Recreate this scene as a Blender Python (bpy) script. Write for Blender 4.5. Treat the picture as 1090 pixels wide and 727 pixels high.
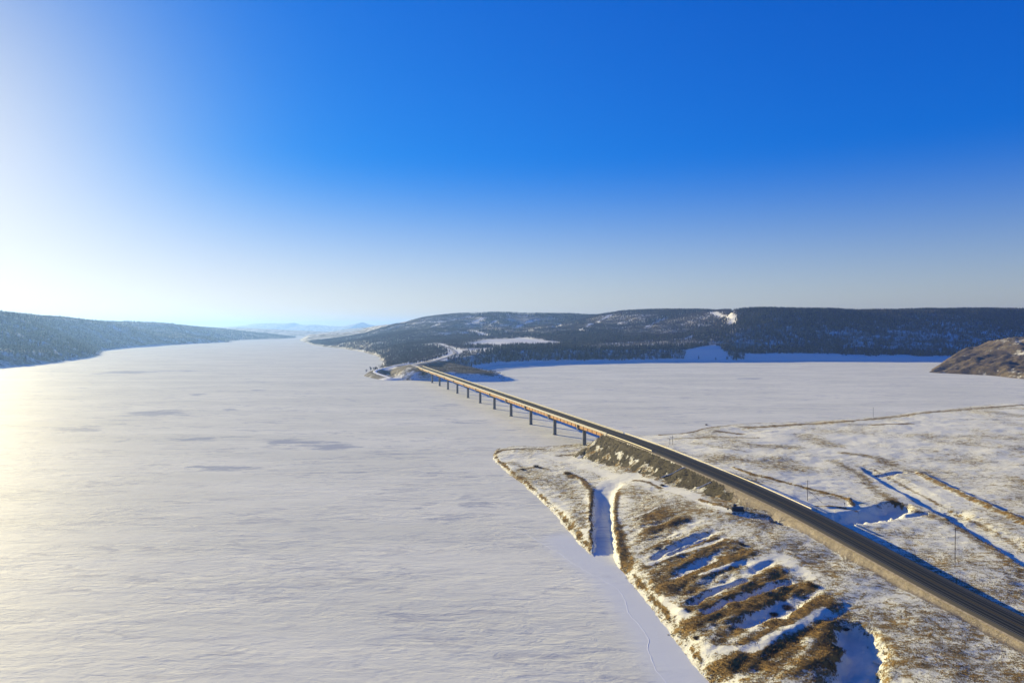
import bpy, bmesh, math, random
import numpy as np
from mathutils import Vector

for o in list(bpy.data.objects):
    bpy.data.objects.remove(o, do_unlink=True)
S = bpy.context.scene
C = S.collection
rng = np.random.default_rng(7)
random.seed(7)
R = math.radians

# ------------------------------------------------------------------ camera
CAM_H = 114.0
PITCH = R(1.143)
cam_d = bpy.data.cameras.new("camera")
cam = bpy.data.objects.new("camera", cam_d)
C.objects.link(cam)
cam.location = (0, 0, CAM_H)
cam.rotation_euler = (R(90) - PITCH, 0, 0)
cam_d.lens = 24.0
cam_d.sensor_width = 36.0
cam_d.clip_start = 1.0
cam_d.clip_end = 80000.0
S.camera = cam

# ------------------------------------------------------------------ sky, sun, exposure
SUN_EL, SUN_AZ = R(12.0), R(45.0)          # azimuth to the left of the view
w = bpy.data.worlds.new("World")
S.world = w
w.use_nodes = True
nt = w.node_tree
nt.nodes.clear()
sky = nt.nodes.new("ShaderNodeTexSky")
sky.sky_type = 'NISHITA'
sky.sun_disc = False
sky.sun_elevation = SUN_EL
sky.sun_rotation = -SUN_AZ
sky.altitude = 500
sky.air_density = 1.0
sky.dust_density = 0.35
sky.ozone_density = 2.5


def wn(kind, **kw):
    n = nt.nodes.new(kind)
    for k, v in kw.items(): setattr(n, k, v)
    return n


geo = wn("ShaderNodeTexCoord")
sep = wn("ShaderNodeSeparateXYZ"); nt.links.new(geo.outputs['Generated'], sep.inputs[0])
elev = wn("ShaderNodeMapRange", interpolation_type='SMOOTHSTEP')
nt.links.new(sep.outputs[2], elev.inputs[0]); elev.inputs[1].default_value = -.02; elev.inputs[2].default_value = .25
tint = wn("ShaderNodeMix", data_type='RGBA')
nt.links.new(elev.outputs[0], tint.inputs[0])
tint.inputs[6].default_value = (.98, .90, .93, 1)       # clear cold air: deep blue overhead, pale at the horizon
tint.inputs[7].default_value = (.0, .34, 1.55, 1)
# the air whitens towards the sun
dot = wn("ShaderNodeVectorMath", operation='DOT_PRODUCT')
nt.links.new(geo.outputs['Generated'], dot.inputs[0])
dot.inputs[1].default_value = (-math.sin(SUN_AZ) * math.cos(SUN_EL), math.cos(SUN_AZ) * math.cos(SUN_EL), math.sin(SUN_EL))
near_lin = wn("ShaderNodeMapRange")
near_sun = wn("ShaderNodeMath", operation='POWER')
nt.links.new(dot.outputs['Value'], near_lin.inputs[0]); near_lin.inputs[1].default_value = .6; near_lin.inputs[2].default_value = 1.0
nt.links.new(near_lin.outputs[0], near_sun.inputs[0]); near_sun.inputs[1].default_value = 10.0
tint2 = wn("ShaderNodeMix", data_type='RGBA')
nt.links.new(near_sun.outputs[0], tint2.inputs[0]); nt.links.new(tint.outputs[2], tint2.inputs[6]); tint2.inputs[7].default_value = (.92, .91, .97, 1)
mul = wn("ShaderNodeVectorMath", operation='MULTIPLY')
nt.links.new(sky.outputs[0], mul.inputs[0]); nt.links.new(tint2.outputs[2], mul.inputs[1])
# soft shoulder so that the glare round the sun does not run away
den = wn("ShaderNodeVectorMath", operation='MULTIPLY_ADD')
nt.links.new(mul.outputs[0], den.inputs[0]); den.inputs[1].default_value = (.14,) * 3; den.inputs[2].default_value = (1, 1, 1)
div = wn("ShaderNodeVectorMath", operation='DIVIDE')
nt.links.new(mul.outputs[0], div.inputs[0]); nt.links.new(den.outputs[0], div.inputs[1])
bgn = wn("ShaderNodeBackground")
bgn.inputs['Strength'].default_value = 0.106
out = wn("ShaderNodeOutputWorld")
nt.links.new(div.outputs[0], bgn.inputs['Color'])
nt.links.new(bgn.outputs[0], out.inputs['Surface'])

sd_ = bpy.data.lights.new("sun", 'SUN')
sd_.energy = 5.0
sd_.angle = R(0.53)
sd_.color = (1.0, 0.86, 0.46)
sun = bpy.data.objects.new("sun", sd_)
C.objects.link(sun)
sv = Vector((-math.sin(SUN_AZ) * math.cos(SUN_EL), math.cos(SUN_AZ) * math.cos(SUN_EL), math.sin(SUN_EL)))
sun.rotation_euler = (-sv).to_track_quat('-Z', 'Y').to_euler()

S.view_settings.view_transform = 'Standard'
S.view_settings.look = 'None'
S.view_settings.gamma = 1.0
S.view_settings.exposure = 1.02
S.cycles.max_bounces = 5
S.cycles.diffuse_bounces = 2
S.cycles.volume_bounces = 0

# ------------------------------------------------------------------ helpers
FPX = 24.0 / 36.0 * 1090.0
CP, SP = math.cos(PITCH), math.sin(PITCH)


def ray(px, py):
    """direction of sight of a measured photo point (x right, y forward, z up)"""
    u = (px - 545.0) / FPX
    v = -(py - 363.5) / FPX
    return u, CP + v * SP, -SP + v * CP


def at(px, py, z=0.0):
    u, f, k = ray(px, py)
    t = (z - CAM_H) / k
    return u * t, f * t


def atd(px, py, d):
    u, f, k = ray(px, py)
    t = d / f
    return u * t, d, CAM_H + k * t


def tag(o, label=None, cat=None, group=None, kind=None):
    if label: o['label'] = label
    if cat: o['category'] = cat
    if group: o['group'] = group
    if kind: o['kind'] = kind
    return o


def link(name, me, mat=None, parent=None):
    o = bpy.data.objects.new(name, me)
    C.objects.link(o)
    if mat: me.materials.append(mat)
    if parent: o.parent = parent
    return o


def empty(name, loc=(0, 0, 0), rz=0.0):
    o = bpy.data.objects.new(name, None)
    C.objects.link(o)
    o.location = loc
    o.rotation_euler = (0, 0, rz)
    o.empty_display_size = 0.5
    return o


def copy_tree(o, parent=None):
    c = o.copy()
    C.objects.link(c)
    if parent: c.parent = parent
    for ch in [x for x in bpy.data.objects if x.parent == o]:
        copy_tree(ch, c)
    return c


def mesh_np(name, V, F, smooth=True):
    """mesh out of numpy vertices and faces of one size"""
    me = bpy.data.meshes.new(name)
    V = np.ascontiguousarray(V, dtype=np.float32)
    F = np.ascontiguousarray(F, dtype=np.int32)
    n, k = F.shape
    me.vertices.add(len(V))
    me.vertices.foreach_set("co", V.ravel())
    me.loops.add(n * k)
    me.loops.foreach_set("vertex_index", F.ravel())
    me.polygons.add(n)
    me.polygons.foreach_set("loop_start", np.arange(0, n * k, k, dtype=np.int32))
    me.polygons.foreach_set("loop_total", np.full(n, k, dtype=np.int32))
    me.update(calc_edges=True)
    if smooth:
        me.polygons.foreach_set("use_smooth", np.ones(n, dtype=bool))
    return me


def grid_faces(nr, nc):
    i = np.arange(nr * nc).reshape(nr, nc)
    return np.stack([i[:-1, :-1].ravel(), i[:-1, 1:].ravel(), i[1:, 1:].ravel(), i[1:, :-1].ravel()], 1)


def attr(me, name, arr):
    a = me.attributes.new(name, 'FLOAT', 'POINT')
    a.data.foreach_set("value", np.ascontiguousarray(arr.ravel(), dtype=np.float32))


def smooth01(t):
    t = np.clip(t, 0, 1)
    return t * t * (3 - 2 * t)


_G = rng.random((256, 256))


def vnoise(x, y, seed=0):
    x = x + seed * 37.31
    y = y + seed * 91.17
    ix, iy = np.floor(x).astype(int), np.floor(y).astype(int)
    fx, fy = x - ix, y - iy
    fx = fx * fx * (3 - 2 * fx)
    fy = fy * fy * (3 - 2 * fy)
    a = _G[ix & 255, iy & 255]; b = _G[(ix + 1) & 255, iy & 255]
    c = _G[ix & 255, (iy + 1) & 255]; d = _G[(ix + 1) & 255, (iy + 1) & 255]
    return (a * (1 - fx) + b * fx) * (1 - fy) + (c * (1 - fx) + d * fx) * fy


def fbm(x, y, seed=0, oct=4):
    s = 0; a = .5; t = 0
    for k in range(oct):
        s = s + a * vnoise(x * 2 ** k, y * 2 ** k, seed + k); t += a; a *= .5
    return s / t


def seg_dist(X, Y, P):
    """distance to a polyline, with the running parameter of the nearest point"""
    best = np.full(X.shape, 1e9); par = np.zeros(X.shape)
    for k in range(len(P) - 1):
        ax, ay = P[k][:2]; bx, by = P[k + 1][:2]
        dx, dy = bx - ax, by - ay
        L = dx * dx + dy * dy + 1e-9
        t = np.clip(((X - ax) * dx + (Y - ay) * dy) / L, 0, 1)
        d = np.hypot(X - ax - t * dx, Y - ay - t * dy)
        m = d < best
        best = np.where(m, d, best); par = np.where(m, k + t, par)
    return best, par


def inside(X, Y, P):
    r = np.zeros(X.shape, bool)
    n = len(P)
    for k in range(n):
        ax, ay = P[k]; bx, by = P[(k + 1) % n]
        if ay == by: continue
        c = (ay > Y) != (by > Y)
        r ^= c & (X < (bx - ax) * (Y - ay) / (by - ay) + ax)
    return r


def signed(X, Y, P):
    d, _ = seg_dist(X, Y, list(P) + [P[0]])
    return np.where(inside(X, Y, P), d, -d)


class RBF:
    def __init__(s, pts, scale, lam=0.02):
        p = np.array(pts, float)
        s.sc = scale
        s.c = p[:, :2] / scale
        n = len(p)
        A = np.zeros((n + 3, n + 3))
        A[:n, :n] = s.phi(s.c[:, None, :], s.c[None]) + lam * np.eye(n)
        A[:n, n] = 1; A[:n, n + 1:] = s.c; A[n, :n] = 1; A[n + 1:, :n] = s.c.T
        s.w = np.linalg.solve(A, np.concatenate([p[:, 2], [0, 0, 0]]))

    def phi(s, a, b):
        r = np.sqrt(((a - b) ** 2).sum(-1))
        return r                                     # linear kernel: no overshoot

    def __call__(s, X, Y):
        x = np.ravel(X) / s.sc; y = np.ravel(Y) / s.sc
        q = np.stack([x, y], 1)
        o = np.zeros(len(q)); n = len(s.c)
        for k in range(0, len(q), 40000):
            qq = q[k:k + 40000]
            o[k:k + 40000] = s.phi(qq[:, None, :], s.c[None]) @ s.w[:n] + s.w[n] + qq @ s.w[n + 1:]
        return o.reshape(np.shape(X))


def smin(a, b, k):
    h = np.clip(.5 + .5 * (b - a) / k, 0, 1)
    return b * (1 - h) + a * h - k * h * (1 - h)


def resample(P, step):
    P = [np.array(p, float) for p in P]
    o = []
    n = len(P)
    for k in range(n - 1):
        p0 = P[max(k - 1, 0)]; p1 = P[k]; p2 = P[k + 1]; p3 = P[min(k + 2, n - 1)]
        m = max(2, int(np.linalg.norm(p2 - p1) / step))
        for t in np.arange(m) / m:
            o.append(.5 * ((2 * p1) + (-p0 + p2) * t + (2 * p0 - 5 * p1 + 4 * p2 - p3) * t * t + (-p0 + 3 * p1 - 3 * p2 + p3) * t ** 3))
    o.append(P[-1])
    return np.array(o)


# ------------------------------------------------------------------ materials
class Mat:
    def __init__(s, name, rough=.8, spec=.3):
        s.m = bpy.data.materials.new(name)
        s.m.use_nodes = True
        s.n = s.m.node_tree.nodes; s.l = s.m.node_tree.links
        s.b = s.n['Principled BSDF']
        s.b.inputs['Roughness'].default_value = rough
        s.b.inputs['Specular IOR Level'].default_value = spec
        s.tc = None

    def put(s, sock, v):
        if hasattr(v, 'is_output') or isinstance(v, bpy.types.NodeSocket): s.l.new(v, sock)
        else: sock.default_value = v

    def pos(s, scale=(1, 1, 1), rot=0.0, loc=(0, 0, 0)):
        g = s.n.new('ShaderNodeTexCoord'); mp = s.n.new('ShaderNodeMapping')
        mp.inputs['Scale'].default_value = scale; mp.inputs['Rotation'].default_value = (0, 0, rot); mp.inputs['Location'].default_value = loc
        s.l.new(g.outputs['Object'], mp.inputs[0]); return mp.outputs[0]

    def noise(s, vec, scale, detail=6, rough=.6, dist=0.0):
        t = s.n.new('ShaderNodeTexNoise'); s.l.new(vec, t.inputs['Vector'])
        t.inputs['Scale'].default_value = scale; t.inputs['Detail'].default_value = detail
        t.inputs['Roughness'].default_value = rough; t.inputs['Distortion'].default_value = dist
        return t.outputs[0]

    def attr(s, name):
        a = s.n.new('ShaderNodeAttribute'); a.attribute_name = name; return a.outputs['Fac']

    def math(s, op, a, b=0.0, c=0.0):
        t = s.n.new('ShaderNodeMath'); t.operation = op
        s.put(t.inputs[0], a); s.put(t.inputs[1], b); s.put(t.inputs[2], c); return t.outputs[0]

    def step(s, v, lo, hi, a=0.0, b=1.0):
        t = s.n.new('ShaderNodeMapRange'); t.interpolation_type = 'SMOOTHSTEP'
        s.put(t.inputs[0], v)
        for k, q in zip((1, 2, 3, 4), (lo, hi, a, b)): t.inputs[k].default_value = q
        return t.outputs[0]

    def mix(s, f, a, b):
        t = s.n.new('ShaderNodeMix'); t.data_type = 'RGBA'
        s.put(t.inputs[0], f)
        for i, v in ((6, a), (7, b)):
            if isinstance(v, tuple): t.inputs[i].default_value = (*v, 1)
            else: s.l.new(v, t.inputs[i])
        return t.outputs[2]

    def col(s, v):
        if isinstance(v, tuple): s.b.inputs['Base Color'].default_value = (*v, 1)
        else: s.l.new(v, s.b.inputs['Base Color'])

    def bump(s, h, dist, strength=1.0, prev=None):
        t = s.n.new('ShaderNodeBump'); s.put(t.inputs['Height'], h)
        t.inputs['Distance'].default_value = dist; t.inputs['Strength'].default_value = strength
        if prev: s.l.new(prev, t.inputs['Normal'])
        s.l.new(t.outputs[0], s.b.inputs['Normal']); return t.outputs[0]


def plain(name, c, rough=.7, spec=.3, vary=.25, scale=1.5, metal=0.0):
    m = Mat(name, rough, spec)
    v = m.noise(m.pos(), scale, 6, .65)
    k = m.step(v, .3, .7)
    m.col(m.mix(k, tuple(x * (1 - vary) for x in c), tuple(min(1, x * (1 + vary)) for x in c)))
    m.b.inputs['Metallic'].default_value = metal
    return m.m


# snowy ice
SNOW = (.80, .80, .81)
mi = Mat('snowy_ice', .7, .03)
p1 = mi.pos((.35, 1, 1), .12)
n_big = mi.noise(p1, .012, 5, .6)
n_mid = mi.noise(p1, .06, 7, .65, .4)
n_fin = mi.noise(mi.pos((.45, 1, 1), -.08), .22, 8, .7, .6)
bare = mi.attr('bare')
belt = mi.attr('belt')
bm_ = mi.step(mi.math('ADD', bare, mi.math('ADD', mi.math('MULTIPLY', mi.math('SUBTRACT', n_mid, .5), 2.2), mi.math('MULTIPLY', mi.math('SUBTRACT', n_fin, .5), 1.2))), .27, .80, 0, .9)
n_dash = mi.noise(mi.pos((.28, 1.1, 1), .12, (40, 9, 0)), .105, 7, .70, 1.4)
zone = mi.step(mi.noise(mi.pos((.5, 1, 1), .2, (7, 3, 0)), .022, 4, .6), .36, .62)
dash = mi.math('MULTIPLY', mi.step(n_dash, .505, .62, 0, .85), mi.math('ADD', .25, mi.math('MULTIPLY', zone, .75)))
crk = mi.math('ABSOLUTE', mi.math('SUBTRACT', mi.noise(mi.pos((.5, 1, 1), .3, (3, 77, 0)), .016, 6, .55, 1.5), .5))
dash = mi.math('MAXIMUM', dash, mi.math('MULTIPLY', mi.step(crk, .0, .006, .5, 0), zone))
c1 = mi.mix(mi.step(n_big, .35, .65), (.74, .72, .60), (.85, .82, .68))
c1 = mi.mix(belt, c1, (.70, .71, .70))
c1 = mi.mix(mi.math('MULTIPLY', dash, mi.math('SUBTRACT', 1.0, belt)), c1, (.50, .50, .49))
c1 = mi.mix(bm_, c1, (.44, .45, .46))
mi.col(c1)
mi.put(mi.b.inputs['Roughness'], mi.step(bm_, 0, 1, .65, .5))
calm = mi.math('SUBTRACT', 1.0, belt)
hgt = mi.math('MULTIPLY', mi.math('SUBTRACT', mi.math('ADD', n_fin, mi.math('MULTIPLY', n_mid, 1.6)), 1.3), mi.math('MULTIPLY', mi.math('MAXIMUM', calm, .25), mi.math('ADD', .35, mi.math('MULTIPLY', zone, .65))))
mi.bump(hgt, .8, .72)

# near land: snow with dead grass, gravel, rock
ml = Mat('snowy_grassland', .85, .15)
q = ml.pos()
f1 = ml.noise(q, .30, 8, .75, .5)
f2 = ml.noise(q, 2.2, 6, .8)
f3 = ml.noise(ml.pos((.35, 1.2, 1), -.75), .45, 7, .75, .3)
sp = ml.math('ADD', ml.math('MULTIPLY', f1, .36), ml.math('ADD', ml.math('MULTIPLY', f2, .38), ml.math('MULTIPLY', f3, .26)))
g = ml.attr('grass')
val = ml.math('ADD', g, ml.math('MULTIPLY', ml.math('SUBTRACT', sp, .5), 3.3))
gf = ml.step(val, .45, .60)
gcol = ml.mix(ml.step(f1, .38, .62), (.11, .068, .024), (.36, .22, .062))
gcol = ml.mix(ml.step(f2, .42, .70, 0, .7), gcol, (.06, .042, .024))
snow = ml.mix(ml.step(f3, .3, .7), (.77, .75, .64), (.87, .84, .71))
cc = ml.mix(gf, snow, gcol)
gr = ml.attr('gravel')
grf = ml.step(ml.math('ADD', gr, ml.math('MULTIPLY', ml.math('SUBTRACT', f1, .5), 2.4)), .4, .6)
cc = ml.mix(grf, cc, ml.mix(ml.step(f2, .35, .65), (.25, .20, .14), (.44, .38, .29)))
rk = ml.attr('rock')
rkf = ml.step(ml.math('ADD', rk, ml.math('MULTIPLY', ml.math('SUBTRACT', f1, .5), 1.6)), .38, .6)
cc = ml.mix(rkf, cc, ml.mix(ml.step(f2, .35, .65), (.050, .042, .026), (.15, .125, .078)))
ml.col(cc)
ml.bump(ml.math('ADD', ml.math('MULTIPLY', f2, .5), ml.math('ADD', f1, ml.math('MULTIPLY', gf, .35))), .9, .8)

# far slopes: snow with brush
mf = Mat('snowy_slope', .85, .15)
q = mf.pos()
f1 = mf.noise(q, .012, 8, .7, .4); f2 = mf.noise(q, .09, 6, .7)
brush = mf.attr('brush')
bf = mf.step(mf.math('ADD', brush, mf.math('MULTIPLY', mf.math('SUBTRACT', mf.math('ADD', mf.math('MULTIPLY', f1, .6), mf.math('MULTIPLY', f2, .4)), .5), 2.2)), .38, .68)
bc = mf.mix(mf.step(f2, .4, .6), (.055, .044, .034), (.145, .110, .070))
mf.col(mf.mix(bf, (.82, .79, .71), bc))
mf.bump(mf.math('ADD', f1, mf.math('MULTIPLY', f2, .4)), 6, .6)

# asphalt: tyre tracks run along the road (u across in metres)
ma = Mat('asphalt', .9, .12)
uv = ma.n.new('ShaderNodeUVMap'); sx = ma.n.new('ShaderNodeSeparateXYZ'); ma.l.new(uv.outputs[0], sx.inputs[0])
u = sx.outputs[0]
na = ma.noise(uv.outputs[0], 1.0, 5, .6)
stripe = ma.math('ABSOLUTE', ma.math('SINE', ma.math('MULTIPLY', u, math.pi / 1.9)))
tr = ma.step(stripe, .80, .985)
ac = ma.mix(tr, (.018, .021, .023), (.080, .080, .072))
ac = ma.mix(ma.step(ma.math('ABSOLUTE', u), 6.3, 6.9), ac, (.125, .108, .072))
edge = ma.step(ma.math('ABSOLUTE', ma.math('SUBTRACT', ma.math('ABSOLUTE', u), 5.95)), .06, .13, 1, 0)
ac = ma.mix(ma.math('MULTIPLY', edge, .6), ac, (.42, .41, .38))
ctr = ma.step(ma.math('ABSOLUTE', ma.math('SUBTRACT', ma.math('ABSOLUTE', u), .16)), .04, .09, 1, 0)
ac = ma.mix(ma.math('MULTIPLY', ctr, .55), ac, (.42, .27, .05))
ac = ma.mix(ma.step(na, .4, .7, 0, .15), ac, (.09, .086, .08))
ma.col(ac)

M_GRAVEL = plain('gravel', (.34, .28, .20), .9, .15, .3, .8)
M_PALEROAD = plain('sunlit_asphalt', (.33, .32, .32), .85, .2, .25, .05)  # snow-grey, sunlit paleness of the far road put into its base colour
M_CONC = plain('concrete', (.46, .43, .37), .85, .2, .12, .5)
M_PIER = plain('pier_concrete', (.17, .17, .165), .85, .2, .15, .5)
M_STEEL = plain('weathering_steel', (.31, .145, .045), .7, .3, .2, .4)
M_DARK = plain('dark_steel', (.035, .035, .04), .6, .4)
M_RAIL = plain('sunlit_rail', (.80, .70, .46), .6, .4, .1, 2.0)  # sunlit yellow of the rails put into their base colour
M_POST = plain('post_steel', (.25, .23, .2), .7, .3)
M_WOOD = plain('weathered_wood', (.10, .075, .052), .9, .1, .3, 3)
M_INSUL = plain('insulator', (.12, .10, .09), .3, .5)
M_BLUE = plain('machine_paint', (.018, .035, .07), .45, .4, .2, 2)
M_TRACK = plain('track_steel', (.03, .028, .026), .7, .3)
M_GLASS = plain('dark_glass', (.02, .025, .03), .15, .6, .1)
M_LOG = plain('bleached_log', (.55, .5, .43), .85, .15, .25, 4)
M_TWIG = plain('twigs', (.105, .075, .05), .9, .1, .4, 2)
M_STRAW = plain('dry_grass', (.27, .170, .062), .9, .1, .4, .3)
M_SPRUCE = plain('spruce_needles', (.020, .028, .036), .9, .1, .45, .05)
M_ASPEN = plain('bare_aspen', (.105, .092, .092), .9, .1, .4, .03)
M_BARK = plain('bark', (.08, .06, .045), .9, .1)
M_SNOW = plain('snow_ridge', (.78, .78, .79), .7, .3, .05, .5)
M_GROUND = plain('valley_snow', (.75, .75, .77), .8, .2, .08, .002)
M_CULV = plain('chute_concrete', (.72, .70, .66), .85, .2, .1, .8)
M_TRUCK = plain('truck_paint', (.03, .05, .09), .4, .5, .15)


# ------------------------------------------------------------------ base ground and ice
def quad_sheet(name, x0, x1, y0, y1, z, mat):
    me = mesh_np(name, [(x0, y0, z), (x1, y0, z), (x1, y1, z), (x0, y1, z)], np.array([[0, 1, 2, 3]]), False)
    return link(name, me, mat)


tag(quad_sheet('ground', -24000, 24000, -3000, 26000, -3.0, M_GROUND), 'snow covered valley floor under and beyond the frozen river', 'ground', kind='structure')

nr, nc = 420, 420
rows = 90 * (9800 / 90) ** (np.linspace(0, 1, nr))
rows[0] = -400
t = np.linspace(-1, 1, nc)
YY = np.repeat(rows[:, None], nc, 1)
half = np.maximum(np.abs(rows), 90) * 1.15 + 350
XX = half[:, None] * t[None, :]
bare_v = np.zeros(XX.shape)
ice_patches = [(135, 396.5, 48, 2.6, .8), (190, 395, 50, 1.2, .6), (168, 440, 36, 6, .85), (82, 457, 42, 7, .7), (210, 466.5, 30, 3.5, .9), (128, 469, 16, 2.5, .7),
               (245, 436, 12, 2.5, .7), (209, 420, 12, 2, .7), (234, 498, 42, 4, .8), (300, 471, 22, 5, .8), (270, 416, 18, 1.6, .6), (330, 471, 55, 7, .85), (350, 476, 30, 5, .8),
               (500, 540, 34, 30, .5), (473, 432, 26, 3, .55), (493, 448, 34, 4, .5), (798, 403, 22, 1.2, .8), (640, 393, 22, .8, .5), (760, 415, 30, 1.2, .35),
               (880, 421, 25, 1.2, .4), (50, 395, 55, 2.5, .45), (280, 407, 40, 1.5, .4), (390, 500, 30, 5, .35), (60, 525, 20, 3, .3), (330, 560, 30, 8, .35),
               (220, 560, 30, 6, .3), (40, 500, 25, 3, .35), (650, 415, 30, 2, .3), (960, 410, 25, 1.2, .35), (420, 620, 40, 14, .22), (120, 600, 40, 10, .2), (570, 660, 30, 20, .25)]
# each patch keeps its own measured place, length and breadth on the ice
for px, py, rx, ry, s in ice_patches:
    cx, cy = at(px, py)
    wx = abs(at(px + rx, py)[0] - cx); wy = abs(at(px, py - ry)[1] - at(px, py + ry)[1]) / 2
    r = np.hypot((XX - cx) / wx, (YY - cy) / wy) + 1.5 * (fbm(XX / wx * 1.3, YY / wy * 2.6, int(px) % 50, 5) - .5) + .9 * (fbm(XX / wx * .8, YY / wy * 7, int(px) % 40 + 3, 3) - .5)
    bare_v = np.maximum(bare_v, s * smooth01((1.2 - r) / 1.1))
crack = [at(*p) for p in [(545, 560), (585, 582), (612, 600), (640, 615), (656, 627.5), (667, 645), (675, 660.5), (689.5, 679), (693, 697), (697, 712), (708, 727), (730, 760), (760, 810)]]
shore_in = [at(*p) for p in [(600, 575), (630, 600), (655, 615), (675, 640), (697, 668), (712, 692), (727, 718), (745, 750), (780, 810)]]
dcr, _ = seg_dist(XX, YY, shore_in)
belt_v = smooth01((18 - dcr) / 14)
me = mesh_np('ice', np.stack([XX, YY, np.zeros_like(XX)], -1).reshape(-1, 3), grid_faces(nr, nc))
attr(me, 'bare', bare_v); attr(me, 'belt', belt_v)
tag(link('ice', me, mi.m), 'wind-streaked snow covered ice of the wide frozen river', 'ice', kind='structure')

# pressure ridge along the shore
cp = resample([(*c, 0) for c in crack], 1.2)
V = []
for i, p in enumerate(cp):
    a = cp[max(i - 1, 0)]; b = cp[min(i + 1, len(cp) - 1)]
    d = (b - a)[:2]; d /= np.linalg.norm(d) + 1e-9; nrm = np.array([-d[1], d[0]])
    off = (fbm(np.array(i * .11), np.array(3.), 5) - .5) * 4
    hh = .01 + .05 * float(vnoise(np.array(i * .35), np.array(1.), 2)); ww = .25 + .5 * float(vnoise(np.array(i * .25), np.array(8.), 4))
    c0 = p[:2] + nrm * off
    for s, z in ((-ww, -.2), (-.1, hh), (.15, hh * .7), (ww, -.2)):
        V.append((*(c0 + nrm * s), z))
me = mesh_np('ice_ridge', np.array(V), grid_faces(len(cp), 4), False)
tag(link('ice_ridge', me, M_SNOW), 'low broken pressure ridge in the ice along the near shore', 'ice ridge', kind='structure')

# ------------------------------------------------------------------ the highway line (x, y, z)
BR = lambda d: 45.6 - .307 * (d - 728)                # straight through the bridge
road_pts = [(BR(587), 587, 22.8), (106, 531, 22.3), (118.3, 491, 21.2), (131.8, 447, 19.4), (143.6, 408, 17.5), (155, 362, 15.4), (163.6, 311, 13.4), (170, 268, 11.8), (176.5, 233, 10.6), (184, 190, 9.6), (196, 120, 8.8), (215, 20, 8.6)]
road = resample(road_pts, 4.0)
bridge_a = np.array((BR(1569), 1569, 25.0)); bridge_b = np.array((BR(587), 587, 22.8))

# ------------------------------------------------------------------ near land
shore_px = [(830, 830, 0), (780, 765, 0), (753, 725, 0), (734.7, 705, 0), (720, 683, 0), (700, 654.6, 0), (680, 630, 0), (664, 610, 0), (655, 602, 0), (640, 597, 0), (624.4, 587.6, 0), (606.8, 565.6, 0), (582.6, 539, 0),
            (558, 517, 0), (538.6, 501.8, 0), (526, 490, 0), (524.5, 483, 0), (530, 478, 0), (549.6, 475.3, 0), (576, 476.3, 0), (606, 474.5, 0), (640, 470, 0), (668, 466.5, 0), (696, 465, 1), (722, 463, 2), (745, 455.5, 4),
            (770, 452, 4), (800, 450.5, 4), (850, 449.5, 4), (900, 447, 4), (930, 444, 5), (960, 440, 5), (1000, 436, 5), (1045, 431, 5), (1090, 428.5, 5), (1200, 422, 5), (1320, 418, 5)]
land_poly = [at(*p) for p in shore_px] + [(1500, 700), (1200, -100), (60, -100)]
land_px = [(540, 490, 2.2), (560, 484, 2.2), (600, 488, 3), (580, 512, 2.6), (610, 540, 3.2), (618, 570, 3.2), (640, 489, 5), (620, 479, 2), (600, 480, 1.6), (648, 483, 6),
           (665, 497, 9), (700, 508, 10.5), (740, 525, 10.7), (785, 547, 12.3), (772, 541, 12.0), (830, 572, 11.3), (900, 612, 10.2), (960, 645, 9.2), (1040, 690, 8.0), (640, 508, 4.6), (660, 515, 6), (700, 522, 8), (680, 545, 6.8), (665, 570, 5.0), (690, 600, 5), (720, 560, 8), (760, 562, 9.6), (740, 600, 7),
           (720, 640, 4.6), (760, 660, 5.2), (800, 620, 8.2), (850, 600, 9.6), (880, 600, 9), (800, 680, 5.6), (770, 710, 4.2), (830, 720, 5.6), (870, 660, 8), (900, 640, 8.6), (950, 660, 8), (1000, 700, 7.6), (950, 720, 7), (1050, 725, 7.4), (1090, 720, 7.4),
           (720, 470, 6), (760, 478, 8), (800, 492, 8.6), (860, 522, 9), (900, 535, 9), (760, 462, 6), (800, 458, 6), (850, 470, 7), (930, 450, 7.5), (930, 500, 7.5), (1000, 500, 7), (1000, 448, 7.5), (1090, 440, 8), (1090, 500, 8),
           (1090, 560, 8), (1000, 560, 8.2), (950, 570, 8.2), (1016, 598, 8.6), (1090, 625, 8), (1300, 440, 9), (1300, 520, 9), (1300, 600, 8), (1500, 700, 8), (900, 830, 5), (1000, 900, 7), (1200, 900, 8)]
near_rbf = RBF([(*at(a, b, c), c) for a, b, c in land_px], 100.0)


def on_near(px, py):
    z = 7.0
    for _ in range(7):
        x, y = at(px, py, z)
        z = .4 * z + .6 * float(near_rbf(np.array([x]), np.array([y]))[0])
    return at(px, py, z)


def graded(a, b, s0, s1):
    o = [a]
    while o[-1] < b:
        o.append(o[-1] + s0 + (s1 - s0) * (o[-1] - a) / (b - a))
    return np.array(o)


ys = np.concatenate([[-60, 20, 90, 130, 160], graded(178, 1150, .75, 3.2)])
xs = np.concatenate([graded(-40, 230, 1.05, 1.05), graded(232, 1250, 1.3, 5.5)])
X, Y = np.meshgrid(xs, ys)
H = near_rbf(X, Y)
# small relief
H += (fbm(X / 26, Y / 26, 3) - .5) * 2.2 + (fbm(X / 7, Y / 7, 9) - .5) * .7
# erosion ridges across the left slope, running away to the right
gp = [on_near(*p) for p in [(665, 560), (700, 540), (770, 565), (850, 605), (920, 650), (960, 727), (760, 727), (700, 640)]]
gm = smooth01((signed(X, Y, gp) + 6) / 18)
ua = X * .80 + Y * .60; va = -X * .60 + Y * .80
rid = fbm(ua / 55 + 3, va / 9.5, 21, 3)
H += gm * (fbm(X / 3.2, Y / 3.2, 27, 3) - .5) * 1.1 + gm * (rid - .5) * 3.0 + gm * (fbm(ua / 14, va / 4, 23, 3) - .5) * 1.2


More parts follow.
